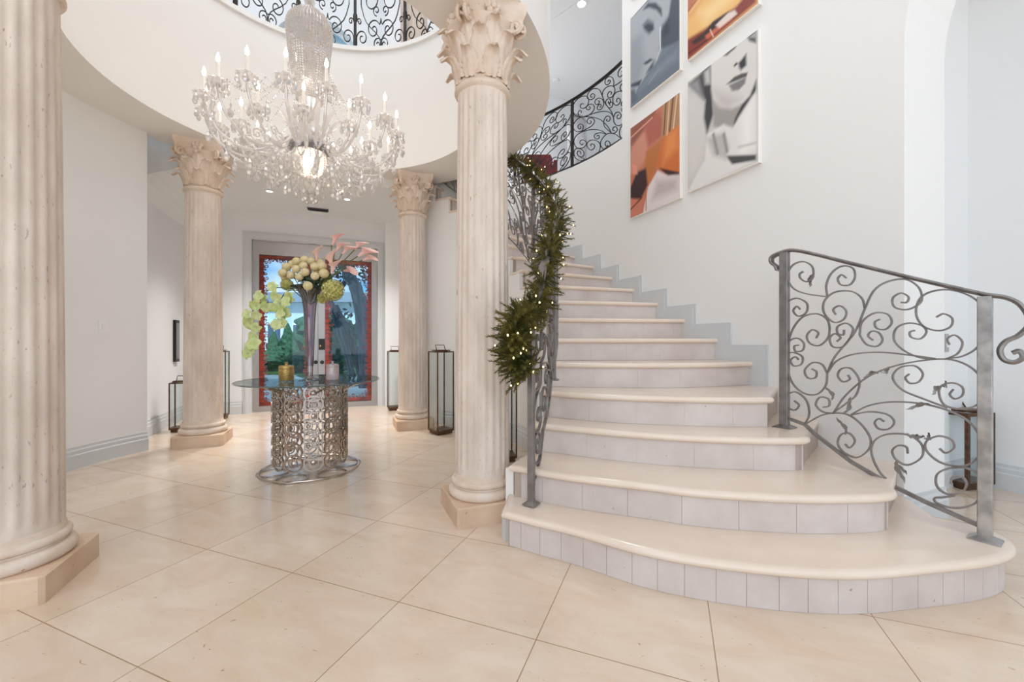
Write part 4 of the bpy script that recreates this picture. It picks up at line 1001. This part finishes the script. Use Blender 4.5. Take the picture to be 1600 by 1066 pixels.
for k in range(44):
    a = 2 * PI * k / 44; mb = MB(); pts = cr_spline([CH(.10, a, 3.95), CH(.175, a, 3.86), CH(.178, a, 3.74), CH(.15, a, 3.5), CH(.12, a, 3.32), CH(.10, a, 3.18)], 22); beads(mb, pts, 0.0095, 0.017); mb.build('bead_strand', M['crystal'], ch, False)
for k in range(18):
    a = 2 * PI * k / 18 + .1; mb = MB(); pts = cr_spline([CH(.13, a, 3.56), CH(.22, a, 3.32), CH(.36, a, 3.12), CH(.52, a, 2.99), CH(.66, a, 2.97)], 22); beads(mb, pts, 0.0075, 0.02); mb.build('bead_strand', M['crystal'], ch, False)
mb = MB(); mb.lathe([(0.02, 3.9), (0.05, 3.5), (0.03, 3.4), (0.07, 3.3), (0.085, 3.2), (0.05, 3.1), (0.035, 3.04), (0.09, 2.98), (0.11, 2.9), (0.07, 2.84), (0.10, 2.80), (0.03, 2.78)], (HX, HY, 0), 24); mb.build('baluster_stem', M['crystal'], ch, angle=10)
mb = MB(); mb.lathe([(0.05, 2.80), (0.165, 2.79), (0.17, 2.765), (0.15, 2.74), (0.13, 2.73)], (HX, HY, 0), 40); mb.build('arm_plate', M['silver'], ch)
mb = MB(); mb.lathe([(0.135, 2.735), (0.14, 2.68), (0.12, 2.60), (0.08, 2.55), (0.03, 2.53), (0.028, 2.535), (0.075, 2.556), (0.112, 2.605), (0.132, 2.68), (0.128, 2.733)], (HX, HY, 0), 36); mb.build('bowl', M['crystal'], ch, angle=10)
mb = MB(); mb.sphere(HC + Z * 2.655, 0.055, 16, 10, 1, 1, 0.9); mb.build('bowl_lamp', M['bulb'], ch)
mb = MB(); mb.lathe([(0.02, 2.53), (0.03, 2.49), (0.10, 2.47), (0.105, 2.455), (0.06, 2.43), (0.02, 2.41), (0.035, 2.39), (0.035, 2.37), (0.005, 2.35)], (HX, HY, 0), 28); mb.build('lower_dish', M['crystal'], ch, angle=10)
def arm(R, zc, zlow, name='arm'):
    mb = MB(); pts = cr_spline([CH(.13, 0, 2.78), CH(.20, 0, 2.80), CH(R * .5, 0, zlow + .02), CH(R * .72, 0, zlow), CH(R * .92, 0, zlow + (zc - zlow) * .35), CH(R * 1.0, 0, zc - .05), CH(R, 0, zc)], 6)
    mb.tube(pts, [0.0105 + 0.002 * math.sin(i * 1.6) for i in range(len(pts))], 8)
    sp = [CH(R * .62 - 0.045 * (1 - q / 20) * math.cos(q * .5), 0, zlow + .07 + 0.045 * (1 - q / 20) * math.sin(q * .5)) for q in range(17)]; mb.tube(sp, 0.006, 6)
    a = mb.build(name, M['crystal'], ch, angle=60)
    mb = MB(); ls = []
    for r, z in ((.008, -.03), (.02, -.02), (.05, -.012), (.066, .006), (.062, .010), (.045, -.004), (.02, -.008), (.016, .0)):
        ls.append([CH(R, 0, zc) + V((math.cos(2 * PI * i / 24) * r * (1 + (.1 if r > .04 else 0) * math.cos(PI * i)), math.sin(2 * PI * i / 24) * r * (1 + (.1 if r > .04 else 0) * math.cos(PI * i)), z)) for i in range(24)])
    mb.loops(ls); mb.lathe([(.010, -.034), (.016, -.02), (.015, .0), (.014, .03), (.017, .035)], CH(R, 0, zc), 10); mb.build('drip_pan', M['crystal'], a, angle=20)
    mb = MB(); mb.lathe([(.0115, .032), (.0115, .14), (.009, .142)], CH(R, 0, zc), 12); mb.build('candle_sleeve', M['wax'], a)
    mb = MB(); mb.lathe([(.006, .142), (.0125, .158), (.0135, .172), (.009, .192), (.004, .206), (.001, .214)], CH(R, 0, zc), 10); mb.build('candle_bulb', M['bulb'], a)
    for q in range(6):
        an = q * 2 * PI / 6 + .5; mb = MB(); drop(mb, CH(R, 0, zc) + V((.06 * math.cos(an), .06 * math.sin(an), .002)), 1.25); mb.build('crystal_drop', M['crystal'], a, False)
    return a
def ring_of(first, n, ph):
    for k in range(n):
        o = first if k == 0 else copy_tree(first, ch); o.rotation_euler.z = ph + 2 * PI * k / n
ring_of(arm(.745, 2.935, 2.63), 18, .08); ring_of(arm(.50, 2.86, 2.66), 9, .2)
# upright crystal plumes round the stem
mb = MB(); A = []
for i in range(9):
    t = i / 8; w = .03 * math.sin(PI * (.06 + .88 * t)); p = CH(.13 + .16 * t * t, 0, 2.80 + .32 * t - .06 * t ** 4); A.append([p + V((0, -w, 0)), p + V((.006, 0, 0)), p + V((0, w, 0)), p - V((.006, 0, 0))])
mb.loops(A); pl = mb.build('crystal_plume', M['crystal'], ch, angle=20); ring_of(pl, 12, .2)
mb = MB(); pts = cr_spline([CH(.745, 0, 2.93), CH(.735, .12, 2.86), CH(.73, .195, 2.84), CH(.735, .27, 2.86), CH(.745, .3927, 2.93)], 14); beads(mb, pts, .0075, .018); sw = mb.build('bead_swag', M['crystal'], ch, False); ring_of(sw, 16, .08)
mb = MB(); pts = cr_spline([CH(.16, 0, 2.76), CH(.22, 0, 2.66), CH(.33, 0, 2.58), CH(.45, 0, 2.58), CH(.60, 0, 2.66)], 14); beads(mb, pts, .008, .019); sw = mb.build('bead_swag', M['crystal'], ch, False); ring_of(sw, 16, .27)
mb = MB(); pts = cr_spline([CH(.14, 0, 2.74), CH(.145, 0, 2.62), CH(.12, 0, 2.50), CH(.10, 0, 2.47)], 12); beads(mb, pts, .008, .018); sw = mb.build('bead_strand', M['crystal'], ch, False); ring_of(sw, 14, .27)
for (r, z, n, s, ph) in ((.104, 2.455, 12, 1.7, 0), (.05, 2.41, 6, 1.7, .3), (.21, 2.60, 12, 2.0, .1), (.33, 2.575, 16, 1.9, .2), (.45, 2.585, 18, 1.8, .05), (.60, 2.65, 18, 1.7, .15), (.72, 2.78, 16, 1.6, .08)):
    mb = MB(); mb.tube([CH(r, 0, z + .03), CH(r, 0, z)], .0015, 4); drop(mb, CH(r, 0, z), s); f = mb.build('pendant_drop', M['crystal'], ch, False); ring_of(f, n, ph)
mb = MB(); mb.sphere(HC + Z * 2.325, .022, 12, 8); mb.build('finial_ball', M['crystal'], ch)
pl_ = bpy.data.lights.new('chandelier_glow', 'POINT'); pl_.energy = 6; pl_.color = (1, .93, .85); pl_.shadow_soft_size = .35
po = bpy.data.objects.new('chandelier_glow', pl_); col.objects.link(po); po.location = (HX, HY, 3.3)

# ================================================================== CHRISTMAS GARLAND
gp = []
for a in (36, 30, 24, 17, 9, 0, -9, -17, -24, -30, -34): p = pin(a); gp.append(V((p.x, p.y, zin_s(a) + 1.06)))
e = pin(-34.3)
gp += [V((e.x - .06, e.y - .05, 1.24)), V((e.x - .10, e.y - .06, 1.13)), V((e.x - .09, e.y - .06, 1.0)), V((e.x - .03, e.y - .06, .92))]
gpath = cr_spline(gp, 14)
gar = empty('garland', V((gp[-1].x, gp[-1].y, .86)), 'green pine garland with fairy lights wound along the inner stair handrail', 'garland')
mb = MB(); mb.tube(gpath, 0.012, 6); mb.build('garland_core', M['wire'], gar)
random.seed(21); mb = MB(); lights = []
for k in range(1050):
    i = random.randrange(len(gpath) - 1) if k % 9 else random.randrange(int(len(gpath) * .8), len(gpath) - 1); p = gpath[i]; tg = (gpath[i + 1] - p).normalized()
    rd = V((random.gauss(0, 1), random.gauss(0, 1), random.gauss(0, 1))); rd = (rd - tg * rd.dot(tg)).normalized(); d = (rd * 1.0 + tg * random.uniform(-1.1, .6) - Z * random.uniform(0, .35)).normalized(); ln = random.uniform(.08, .16)
    n1 = d.orthogonal().normalized(); n2 = d.cross(n1)
    mb.tube([p, p + d * ln * .98], [.004, .002], 4)
    for q in range(46):
        t = .12 + .88 * q / 46; an = q * 2.4; e_ = (n1 * math.cos(an) + n2 * math.sin(an)) * .8 + d * .75; e_.normalize(); b = p + d * ln * t; L_ = .024 * (1 - .45 * t) + .006; w = e_.cross(d).normalized() * .0026
        mb.add([b - w, b + w, b + e_ * L_], [(0, 1, 2)])
    if k % 13 == 0: lights.append(p + d * ln * .8 + rd * .01)
mb.build('foliage', M['needle'], gar, False)
for p in lights: mb = MB(); mb.sphere(p, .0042, 8, 5, 1, 1, 1.5); mb.build('fairy_light', M['fairy'], gar)

# ================================================================== PORTRAITS
import numpy as np
def g5(x, y): return 960 + x / 3.046, y / 3.046
def onart(px, py): p = onplane(px, py, L(RW - 0.04, 0), UX); return (p - C0).dot(VX), p.z
def portrait(c00, c11, layers, base, label, noise_amp=0.05, lines=()):
    """c00: pixel of the far lower corner, c11: pixel of a point on the near edge; painted as colours on a fine grid"""
    va, za = c00; vb, zb = c11; t = empty('portrait_canvas', L(RW - 0.04, (va + vb) / 2, za), label, 'picture', 'large unframed portraits on the art wall')
    mb = MB(); mb.box(L(RW - 0.0195, (va + vb) / 2, (za + zb) / 2), 0.037, abs(va - vb) + .012, zb - za + .012, UX, VX); mb.build('stretcher', M['frame_white'], t, False)
    nx, ny = 100, 140; X, Y = np.meshgrid(np.linspace(va, vb, nx), np.linspace(za, zb, ny)); C = np.zeros((ny, nx, 3)); C[:] = lin(base)
    def poly(pts, colr, soft):
        P = np.array([onart(*g5(*p)) for p in pts]); n = len(P); inside = np.zeros(X.shape, bool); D = np.full(X.shape, 1e9)
        for i in range(n):
            x0, y0 = P[i]; x1, y1 = P[(i + 1) % n]
            cond = ((y0 > Y) != (y1 > Y)) & (X < (x1 - x0) * (Y - y0) / ((y1 - y0) if abs(y1 - y0) > 1e-9 else 1e-9) + x0); inside ^= cond
            dx, dy = x1 - x0, y1 - y0; tt_ = np.clip(((X - x0) * dx + (Y - y0) * dy) / (dx * dx + dy * dy + 1e-12), 0, 1); D = np.minimum(D, np.hypot(X - x0 - tt_ * dx, Y - y0 - tt_ * dy))
        sd = np.where(inside, D, -D); a = np.clip(sd / (soft * 1.8) + .5, 0, 1)[..., None]; C[:] = C * (1 - a) + np.array(lin(colr)) * a
    for pts, colr, soft in layers: poly(pts, colr, soft)
    for (p, q, w, colr) in lines:
        (x0, y0), (x1, y1) = onart(*g5(*p)), onart(*g5(*q)); dx, dy = x1 - x0, y1 - y0; tt_ = np.clip(((X - x0) * dx + (Y - y0) * dy) / (dx * dx + dy * dy), 0, 1); d = np.hypot(X - x0 - tt_ * dx, Y - y0 - tt_ * dy); a = np.clip(1.2 - d / w, 0, 1)[..., None]; C[:] = C * (1 - a) + np.array(lin(colr)) * a
    vs = []; fs = []
    for j in range(ny):
        for i in range(nx): vs.append(L(RW - 0.0385, X[j, i], Y[j, i]))
    for j in range(ny - 1):
        for i in range(nx - 1): a = j * nx + i; fs.append((a, a + 1, a + nx + 1, a + nx))
    mb = MB(); mb.add(vs, fs); o = mb.build('painted_face', M['paint'], t, False); at = o.data.color_attributes.new('paint', 'FLOAT_COLOR', 'POINT')
    at.data.foreach_set('color', np.concatenate([C.reshape(-1, 3), np.ones((nx * ny, 1))], 1).astype(np.float32).ravel())
m = bpy.data.materials.new('painted_canvas'); m.use_nodes = True; nt = m.node_tree; at = N(nt, 'ShaderNodeAttribute', attribute_name='paint')
nt.links.new(at.outputs['Color'], nt.nodes['Principled BSDF'].inputs['Base Color']); nt.nodes['Principled BSDF'].inputs['Roughness'].default_value = .35; M['paint'] = m
va = onart(985, 300)[0]; vb = onart(1061.5, 300)[0]; vc_ = onart(1074.5, 250)[0]; vd = onart(1184, 250)[0]
z_bl = onart(985, 341)[1]; PHt = onart(985, 201)[1] - z_bl; PHr = onart(1184, 46)[1] - onart(1074.5, 300)[1]; z_tl = onart(985, 169.5)[1]; gap = z_tl - z_bl - PHt; z_br = onart(1074.5, 300)[1]; z_tr = onart(1074.5, 94)[1]
G = lambda v: (v, v, v - 1)
portrait((va, z_bl), (vb, z_bl + PHt), [
 ([(73, 610), (200, 515), (190, 580), (110, 690), (73, 730)], (146, 84, 66), .03), ([(80, 700), (150, 610), (240, 540), (240, 650), (160, 700), (150, 750), (110, 820), (73, 830)], (206, 140, 118), .03),
 ([(140, 600), (210, 530), (232, 560), (228, 650), (160, 700)], (176, 96, 80), .03), ([(150, 720), (225, 665), (205, 780), (165, 880), (145, 800)], (186, 112, 56), .03),
 ([(230, 490), (310, 430), (310, 600), (222, 665)], (176, 134, 98), .015), ([(225, 660), (310, 595), (310, 835), (245, 820), (200, 790)], (206, 112, 52), .03), ([(250, 640), (300, 610), (300, 700), (230, 780)], (226, 140, 76), .05),
 ([(215, 800), (308, 820), (308, 836), (250, 838)], (60, 30, 30), .01), ([(135, 1015), (160, 890), (205, 812), (255, 836), (310, 832), (310, 945), (200, 990)], (226, 216, 216), .015), ([(200, 860), (300, 845), (300, 900), (180, 950)], (196, 182, 184), .05),
 ([(73, 900), (105, 820), (150, 800), (158, 880), (120, 960), (73, 950)], (58, 34, 38), .02), ([(73, 945), (135, 950), (128, 1015), (73, 1042)], (206, 128, 102), .02), ([(85, 780), (105, 790), (110, 830), (88, 830)], (226, 150, 128), .01)],
 (196, 118, 88), 'colour portrait, orange and brown, lower left of the group on the art wall', lines=[((245, 480), (235, 640), .012, (110, 70, 50)), ((262, 470), (250, 640), .01, (226, 190, 150)), ((280, 455), (262, 625), .012, (96, 60, 44)), ((298, 445), (280, 610), .01, (230, 196, 160)), ((73, 660), (180, 560), .012, (226, 160, 136)), ((75, 1000), (130, 940), .015, (120, 50, 30)), ((150, 905), (150, 1000), .01, (190, 110, 60))])
portrait((va, z_tl), (vb, z_tl + PHt), [
 ([(73, 90), (310, -140), (310, 0), (225, 120), (222, 240), (180, 330), (150, 400), (100, 470), (73, 520)], (168, 174, 180), .03), ([(73, 200), (130, 160), (140, 300), (100, 430), (73, 450)], (146, 154, 162), .06),
 ([(268, 0), (310, -120), (310, 195), (214, 235), (220, 150), (255, 95)], (72, 80, 92), .02), ([(228, 130), (258, 92), (262, 150), (236, 175)], (52, 58, 68), .03), ([(73, 522), (110, 420), (170, 330), (310, 190), (310, 340)], (104, 116, 130), .015),
 ([(120, 430), (170, 350), (300, 230), (300, 280), (150, 400)], (124, 136, 148), .05), ([(132, 120), (158, 88), (186, 104), (190, 140), (165, 165), (145, 150)], (108, 116, 126), .02), ([(140, 128), (160, 112), (184, 118), (184, 140), (162, 152)], (50, 56, 66), .015),
 ([(134, 48), (160, 14), (196, 12), (224, 40), (226, 78), (200, 48), (165, 36)], (64, 70, 80), .015), ([(136, 302), (170, 278), (184, 284), (150, 308)], (56, 62, 72), .012), ([(76, 402), (130, 378), (118, 408), (80, 415)], (52, 58, 68), .015), ([(76, 430), (95, 425), (110, 470), (78, 505)], (88, 98, 110), .02), ([(160, 330), (190, 285), (182, 320), (150, 350)], (60, 66, 78), .02)],
 (112, 124, 138), 'blue-grey portrait of a face in profile, upper left on the art wall', lines=[((217, 130), (218, 235), .01, (222, 226, 230)), ((218, 235), (200, 285), .008, (206, 210, 214)), ((212, 330), (160, 400), .006, (150, 160, 170))])
portrait((vc_, z_br), (vd, z_br + PHr), [
 ([(347, 470), (400, 440), (440, 560), (440, 660), (400, 800), (347, 860)], (214, 211, 209), .05), ([(352, 402), (400, 360), (465, 300), (470, 340), (462, 420), (472, 540), (440, 640), (425, 560), (432, 480), (395, 440)], (62, 62, 66), .02),
 ([(352, 402), (400, 375), (425, 470), (400, 450)], (150, 150, 152), .03), ([(412, 350), (452, 312), (458, 400), (425, 412)], (96, 96, 98), .01), ([(428, 345), (452, 322), (456, 400), (432, 400)], (196, 194, 192), .02),
 ([(458, 302), (674, 120), (674, 400), (640, 462), (590, 502), (530, 522), (490, 508), (470, 470), (460, 400)], (220, 217, 214), .012), ([(470, 420), (520, 440), (600, 470), (540, 520), (490, 505)], (196, 192, 190), .05),
 ([(468, 480), (500, 512), (560, 520), (600, 500), (590, 580), (520, 625), (470, 600)], (162, 158, 156), .02), ([(674, 380), (674, 440), (620, 550), (560, 615), (575, 560), (604, 500), (645, 455)], (48, 48, 52), .015),
 ([(440, 640), (520, 590), (560, 610), (674, 430), (674, 765), (347, 918), (380, 850), (430, 760)], (228, 226, 224), .015), ([(600, 560), (660, 470), (660, 700), (600, 740)], (240, 238, 236), .05), ([(528, 742), (674, 736), (674, 762), (560, 782)], (74, 74, 76), .012), ([(440, 660), (520, 630), (545, 700), (530, 760), (470, 740)], (190, 187, 185), .03),
 ([(530, 404), (570, 366), (604, 350), (634, 344), (628, 364), (570, 388)], (84, 82, 84), .008), ([(544, 406), (626, 366), (622, 396), (592, 428), (560, 434)], (128, 126, 126), .012), ([(590, 300), (604, 284), (626, 256), (628, 310), (602, 334), (592, 322)], (56, 56, 58), .015), ([(566, 312), (580, 296), (588, 302), (572, 318)], (52, 52, 54), .008),
 ([(518, 266), (582, 204), (576, 228), (536, 264)], (92, 90, 90), .012), ([(628, 172), (674, 128), (674, 205), (642, 196)], (84, 84, 86), .012), ([(640, 178), (674, 150), (674, 180)], (170, 168, 168), .01)],
 (206, 203, 201), 'black and white portrait of a face with parted lips, lower right and largest in view', lines=[((470, 640), (490, 730), .02, (150, 148, 148)), ((520, 640), (535, 720), .02, (150, 148, 148)), ((590, 700), (674, 680), .015, (206, 204, 203))])
portrait((vc_, z_tr), (vd, z_tr + PHr), [
 ([(343, 110), (380, 60), (440, -40), (560, -200), (674, -320), (674, -60), (560, 60), (420, 170), (343, 200)], (232, 184, 112), .04), ([(400, 60), (500, -20), (600, -120), (560, 0), (430, 120)], (240, 206, 146), .06),
 ([(343, 190), (372, 172), (440, 130), (580, 30), (674, -80), (674, 10), (343, 290)], (132, 46, 34), .02), ([(366, 200), (430, 150), (470, 100), (540, 55), (560, 60), (450, 170), (380, 212)], (44, 20, 20), .012), ([(430, 170), (555, 78), (560, 92), (440, 188)], (196, 100, 72), .01),
 ([(480, 120), (540, 62), (572, 48), (584, 66), (500, 134)], (226, 210, 200), .01), ([(343, 0), (410, -60), (380, 10), (348, 60)], (186, 112, 84), .02)],
 (220, 160, 96), 'orange and gold portrait cropped by the top of the frame, right column', lines=[((345, 60), (390, 0), .008, (120, 60, 40)), ((360, 60), (405, 0), .008, (236, 190, 150)), ((455, 140), (470, 175), .006, (240, 200, 180)), ((345, 260), (440, 190), .01, (80, 20, 20))])
z3 = z_tl + PHt + gap
portrait((va, z3), (vb, z3 + PHt), [([(73, 0), (200, -200), (200, 50), (73, 50)], (216, 160, 130), .03)], (206, 160, 136), 'colour portrait above the blue-grey one, only its lower corner in view')

# ================================================================== UPPER FLOOR: railing round the oculus, column
def spiral(cx, cy, r, a0, turns, n=22, k=.22):
    return [(cx + r * (1 - (1 - k) * i / n) * math.cos(a0 + turns * 2 * PI * i / n), cy + r * (1 - (1 - k) * i / n) * math.sin(a0 + turns * 2 * PI * i / n)) for i in range(n + 1)]
HEART = []
for s in (1, -1):
    f = lambda pts: [(.5 + s * x, y) for x, y in pts]
    HEART += [f([(.0, .02), (.04, .2), (.3, .4), (.40, .62)] + spiral(.21, .70, .20, -.3, 1.45)), f([(.0, .45), (.01, .40)] + spiral(.15, .30, .14, 2.6, -1.3)), f(spiral(.09, .56, .075, -1.6, 1.2)), f(spiral(.07, .10, .09, 2.4, -1.3)),
              f([(.5, .0), (.49, .1)] + spiral(.38, .18, .11, 0, 1.3)), f(spiral(.42, .90, .07, 3.4, -1.2)), f(spiral(.10, .90, .08, -1.4, 1.3)), f([(.49, .5), (.485, .45)] + spiral(.44, .40, .05, 0, 1.2))]
HEART = [[(p.x, p.y) for p in cr_spline([V((a, b, 0)) for a, b in s], 3)] for s in HEART]
up = empty('oculus_railing', RC(1.64, 100, DRUM), 'black iron railing with heart-shaped scrolls round the upper opening, behind the chandelier', 'railing', RG)
npn = 6; A0, A1 = 30, 165
mb = MB(); mb.bar([RC(1.64, A0 + (A1 - A0) * i / 60, DRUM + .04) for i in range(61)], .02, .016, Z); mb.build('bottom_rail', M['iron_dark'], up)
handrail.side = None; handrail('handrail', [RC(1.64, A0 + (A1 - A0) * i / 60, DRUM + 1.0) for i in range(61)], up, 'iron_dark')
for i in range(npn + 1): a = A0 + (A1 - A0) * i / npn; post(RC(1.64, a), DRUM, DRUM + .99, up, .03, 'iron_dark', V((-math.sin(R_(a)), math.cos(R_(a)), 0)))
for i in range(npn):
    mb = MB(); am = A0 + (A1 - A0) * (i + .5) / npn; nn = V((math.cos(R_(am)), math.sin(R_(am)), 0))
    for s in HEART: mb.bar([RC(1.64, A0 + (A1 - A0) * (i + .02 + .96 * x) / npn, DRUM + .05 + y * .93) for x, y in s], .009, .012, nn)
    mb.build('scroll_panel', M['iron_dark'], up, angle=60)
column(1.11, 1.415, 'limestone column standing on the upper floor, its base just visible above the drum edge', z0=DRUM, h=3.2, loc=L(1.16, 1.62), group='upper floor columns')

# landing furniture glimpsed through the railing
cx, cy = xy(842, 7.0); chair = empty('armchair', (cx, cy, LAND), 'dark red upholstered chair on the upper landing behind the railing', 'chair'); c = V((cx, cy, LAND))
mb = MB(); mb.box(c + V((0, 0, .40)), .5, .5, .14); mb.build('seat', M['red_fabric'], chair, angle=30)
mb = MB(); mb.loops([[c + V((x * w, yy, z)) for x, yy in ((-.25, .19), (.25, .19), (.25, .26), (-.25, .26))] for z, w in ((.47, 1), (.8, 1), (.88, .85))]); mb.build('backrest', M['red_fabric'], chair, angle=30)
for i in (-1, 1):
    mb = MB(); mb.box(c + V((i * .26, 0, .5)), .06, .46, .2); mb.build('armrest', M['red_fabric'], chair, False)
    for j in (-1, 1): mb = MB(); mb.tube([c + V((i * .21, j * .2, 0)), c + V((i * .21, j * .2, .33))], [.014, .022], 8); mb.build('leg', M['bronze'], chair)
cx, cy = xy(901, 7.6); c = V((cx, cy, LAND)); cab = empty('arched_piece', c, 'tall grey arched piece on the upper landing', 'mirror')  # grey arched shape of unclear kind, given a frame and feet
arc = [(-.17, .05), (.17, .05)] + [(.17 * math.cos(PI * i / 12), 1.62 + .17 * math.sin(PI * i / 12)) for i in range(13)]
mb = MB(); mb.loops([[c + V((x, 0.0, z)) for x, z in arc], [c + V((x, .05, z)) for x, z in arc]]); mb.build('backing', M['silver'], cab)
mb = MB(); mb.bar([c + V((x, -.01, z)) for x, z in arc + arc[:1]], .03, .03, V((0, 1, 0))); mb.build('frame', M['silver'], cab, angle=50)
for s in (-1, 1): mb = MB(); mb.tube([c + V((s * .12, .02, .06)), c + V((s * .15, .12, 0))], .014); mb.build('foot', M['silver'], cab)
p = PD(850, 203, 8.6); fr = empty('wall_picture', p, 'small silver framed picture on the landing wall above the red chair', 'picture')
mb = MB(); mb.box(p, .25, .03, .35); mb.build('picture_face', M['grille'], fr, False)
mb = MB(); mb.bar([p + V((sx * .14, -.02, sz * .19)) for sx, sz in ((-1, -1), (1, -1), (1, 1), (-1, 1))], .05, .03, V((0, 1, 0)), closed=True); mb.build('frame', M['silver'], fr, False)

# ================================================================== SMALL FITTINGS
c = L(onV(497, 330, 3.05)[0], 3.03); zc = arch((c - C0).dot(UX)) - .008
vent = empty('ceiling_vent', (c.x, c.y, zc), 'small grey air vent in the vestibule ceiling above the doors', 'vent')
mb = MB(); mb.box((c.x, c.y, zc), .30, .12, .012, UX, VX); mb.build('frame', M['grille'], vent, False)
for i in range(6): mb = MB(); mb.box(V((c.x, c.y, zc - .01)) + VX * (-.045 + .018 * i), .27, .006, .012, UX, VX); mb.build('slat', M['black'], vent, False)
c = V((0.83, 7.75, 5.998)); sdt = empty('smoke_detector', c, 'small pale disc on the landing ceiling just above the dark railing', 'smoke detector')
mb = MB(); mb.lathe([(.06, 0), (.06, -.015), (.05, -.028), (.01, -.03)], c, 24); mb.build('housing', M['plate'], sdt)
c = V((1.01, 5.99, 5.998)); dl = empty('downlight', c, 'round recessed downlight in the landing ceiling at the top of the frame', 'light')
mb = MB(); mb.lathe([(.075, 0), (.075, -.010), (.06, -.010), (.06, 0)], c, 24); mb.build('trim_ring', M['plate'], dl)
mb = MB(); mb.lathe([(.001, -.004), (.058, -.004), (.058, -.001), (.001, -.001)], c, 24); mb.build('lens', M['lamp'], dl)
ld = bpy.data.lights.new('landing_spot', 'SPOT'); ld.energy = 150; ld.spot_size = math.radians(150); ld.spot_blend = 1; ld.shadow_soft_size = .1
o = bpy.data.objects.new('landing_spot', ld); col.objects.link(o); o.location = (1.01, 5.99, 5.95)
area('landing_fill_light', RC(4.1, 67, 4.7), RC(5.0, 35, 5.3), 1.1, 1.5, 11)  # added fill lamp, out of view behind the drum, to brighten the landing
def switch(c, n, w, h, m, label):
    s = V((-n.y, n.x, 0)); t = empty('light_switch', c, label, 'switch'); mb = MB(); mb.box(c + n * .004, w, .008, h, s, n); mb.build('plate', M[m], t, False)
    mb = MB(); mb.box(c + n * .010, w * .35, .006, h * .5, s, n); mb.build('rocker', M['plate'], t, False)
c = onplane(1478, 536, L(0, AEND), VX); 
c = onplane(1478, 536, L(0, -2.35), VX); switch(c, -VX, .05, .135, 'plate_grey', 'grey switch plate on the hall wall seen through the right railing')
a = R_(167); switch(RC(1.999, 174, PD(199, 512, 3.9).z), V((-math.cos(R_(174)), -math.sin(R_(174)), 0)), .075, .115, 'plate', 'white switch plate on the curved left wall')
p0 = L(-VW, 0); a = onplane(270, 500, p0, UX); b = onplane(276, 565, p0, UX); fm = (a + b) / 2
pic = empty('wall_picture', fm, 'dark framed picture seen edge-on on the vestibule wall, left of the left column', 'picture'); wv = abs((b - a).dot(VX))
hh = abs(onplane(273, 500, p0, UX).z - onplane(273, 565, p0, UX).z)
mb = MB(); mb.box(fm + UX * .018, .03, wv, hh, UX, VX); mb.build('frame', M['black'], pic, False)
mb = MB(); mb.box(fm + UX * .035, .004, wv * .8, hh * .86, UX, VX); mb.build('picture_face', M['silver'], pic, False)

# two recessed spots in the vestibule vault, behind the chandelier from here
for k, (u_, lab) in enumerate(((-.62, 'small recessed spot in the vestibule vault, left of the air vent'), (.34, 'small recessed spot in the vestibule vault, right of the air vent'))):
    zc = arch(u_) - .004; c = L(u_, 2.35, zc); t = empty('downlight', c, lab, 'light')
    mb = MB(); mb.lathe([(.05, 0), (.05, -.008), (.038, -.008), (.038, 0)], c, 24); mb.build('trim_ring', M['plate'], t)
    mb = MB(); mb.lathe([(.001, -.003), (.036, -.003), (.036, -.001), (.001, -.001)], c, 24); mb.build('lens', M['lamp'], t)
    ld = bpy.data.lights.new('vestibule_spot', 'SPOT'); ld.energy = 230; ld.spot_size = math.radians(98); ld.spot_blend = 1; ld.shadow_soft_size = .05; ld.color = (1, .98, .95)
    o = bpy.data.objects.new('vestibule_spot', ld); col.objects.link(o); o.location = c - Z * .03; 

mb = MB(); p = PZ(786, 846, 0); mb.box((p.x + .012, p.y + .03, .075), .02, .05, .15, UX, VX); mb.box((p.x + .015, p.y + .03, .14), .012, .04, .03, UX, VX); struct('trim_stair_foot', mb, M['trim'], False)
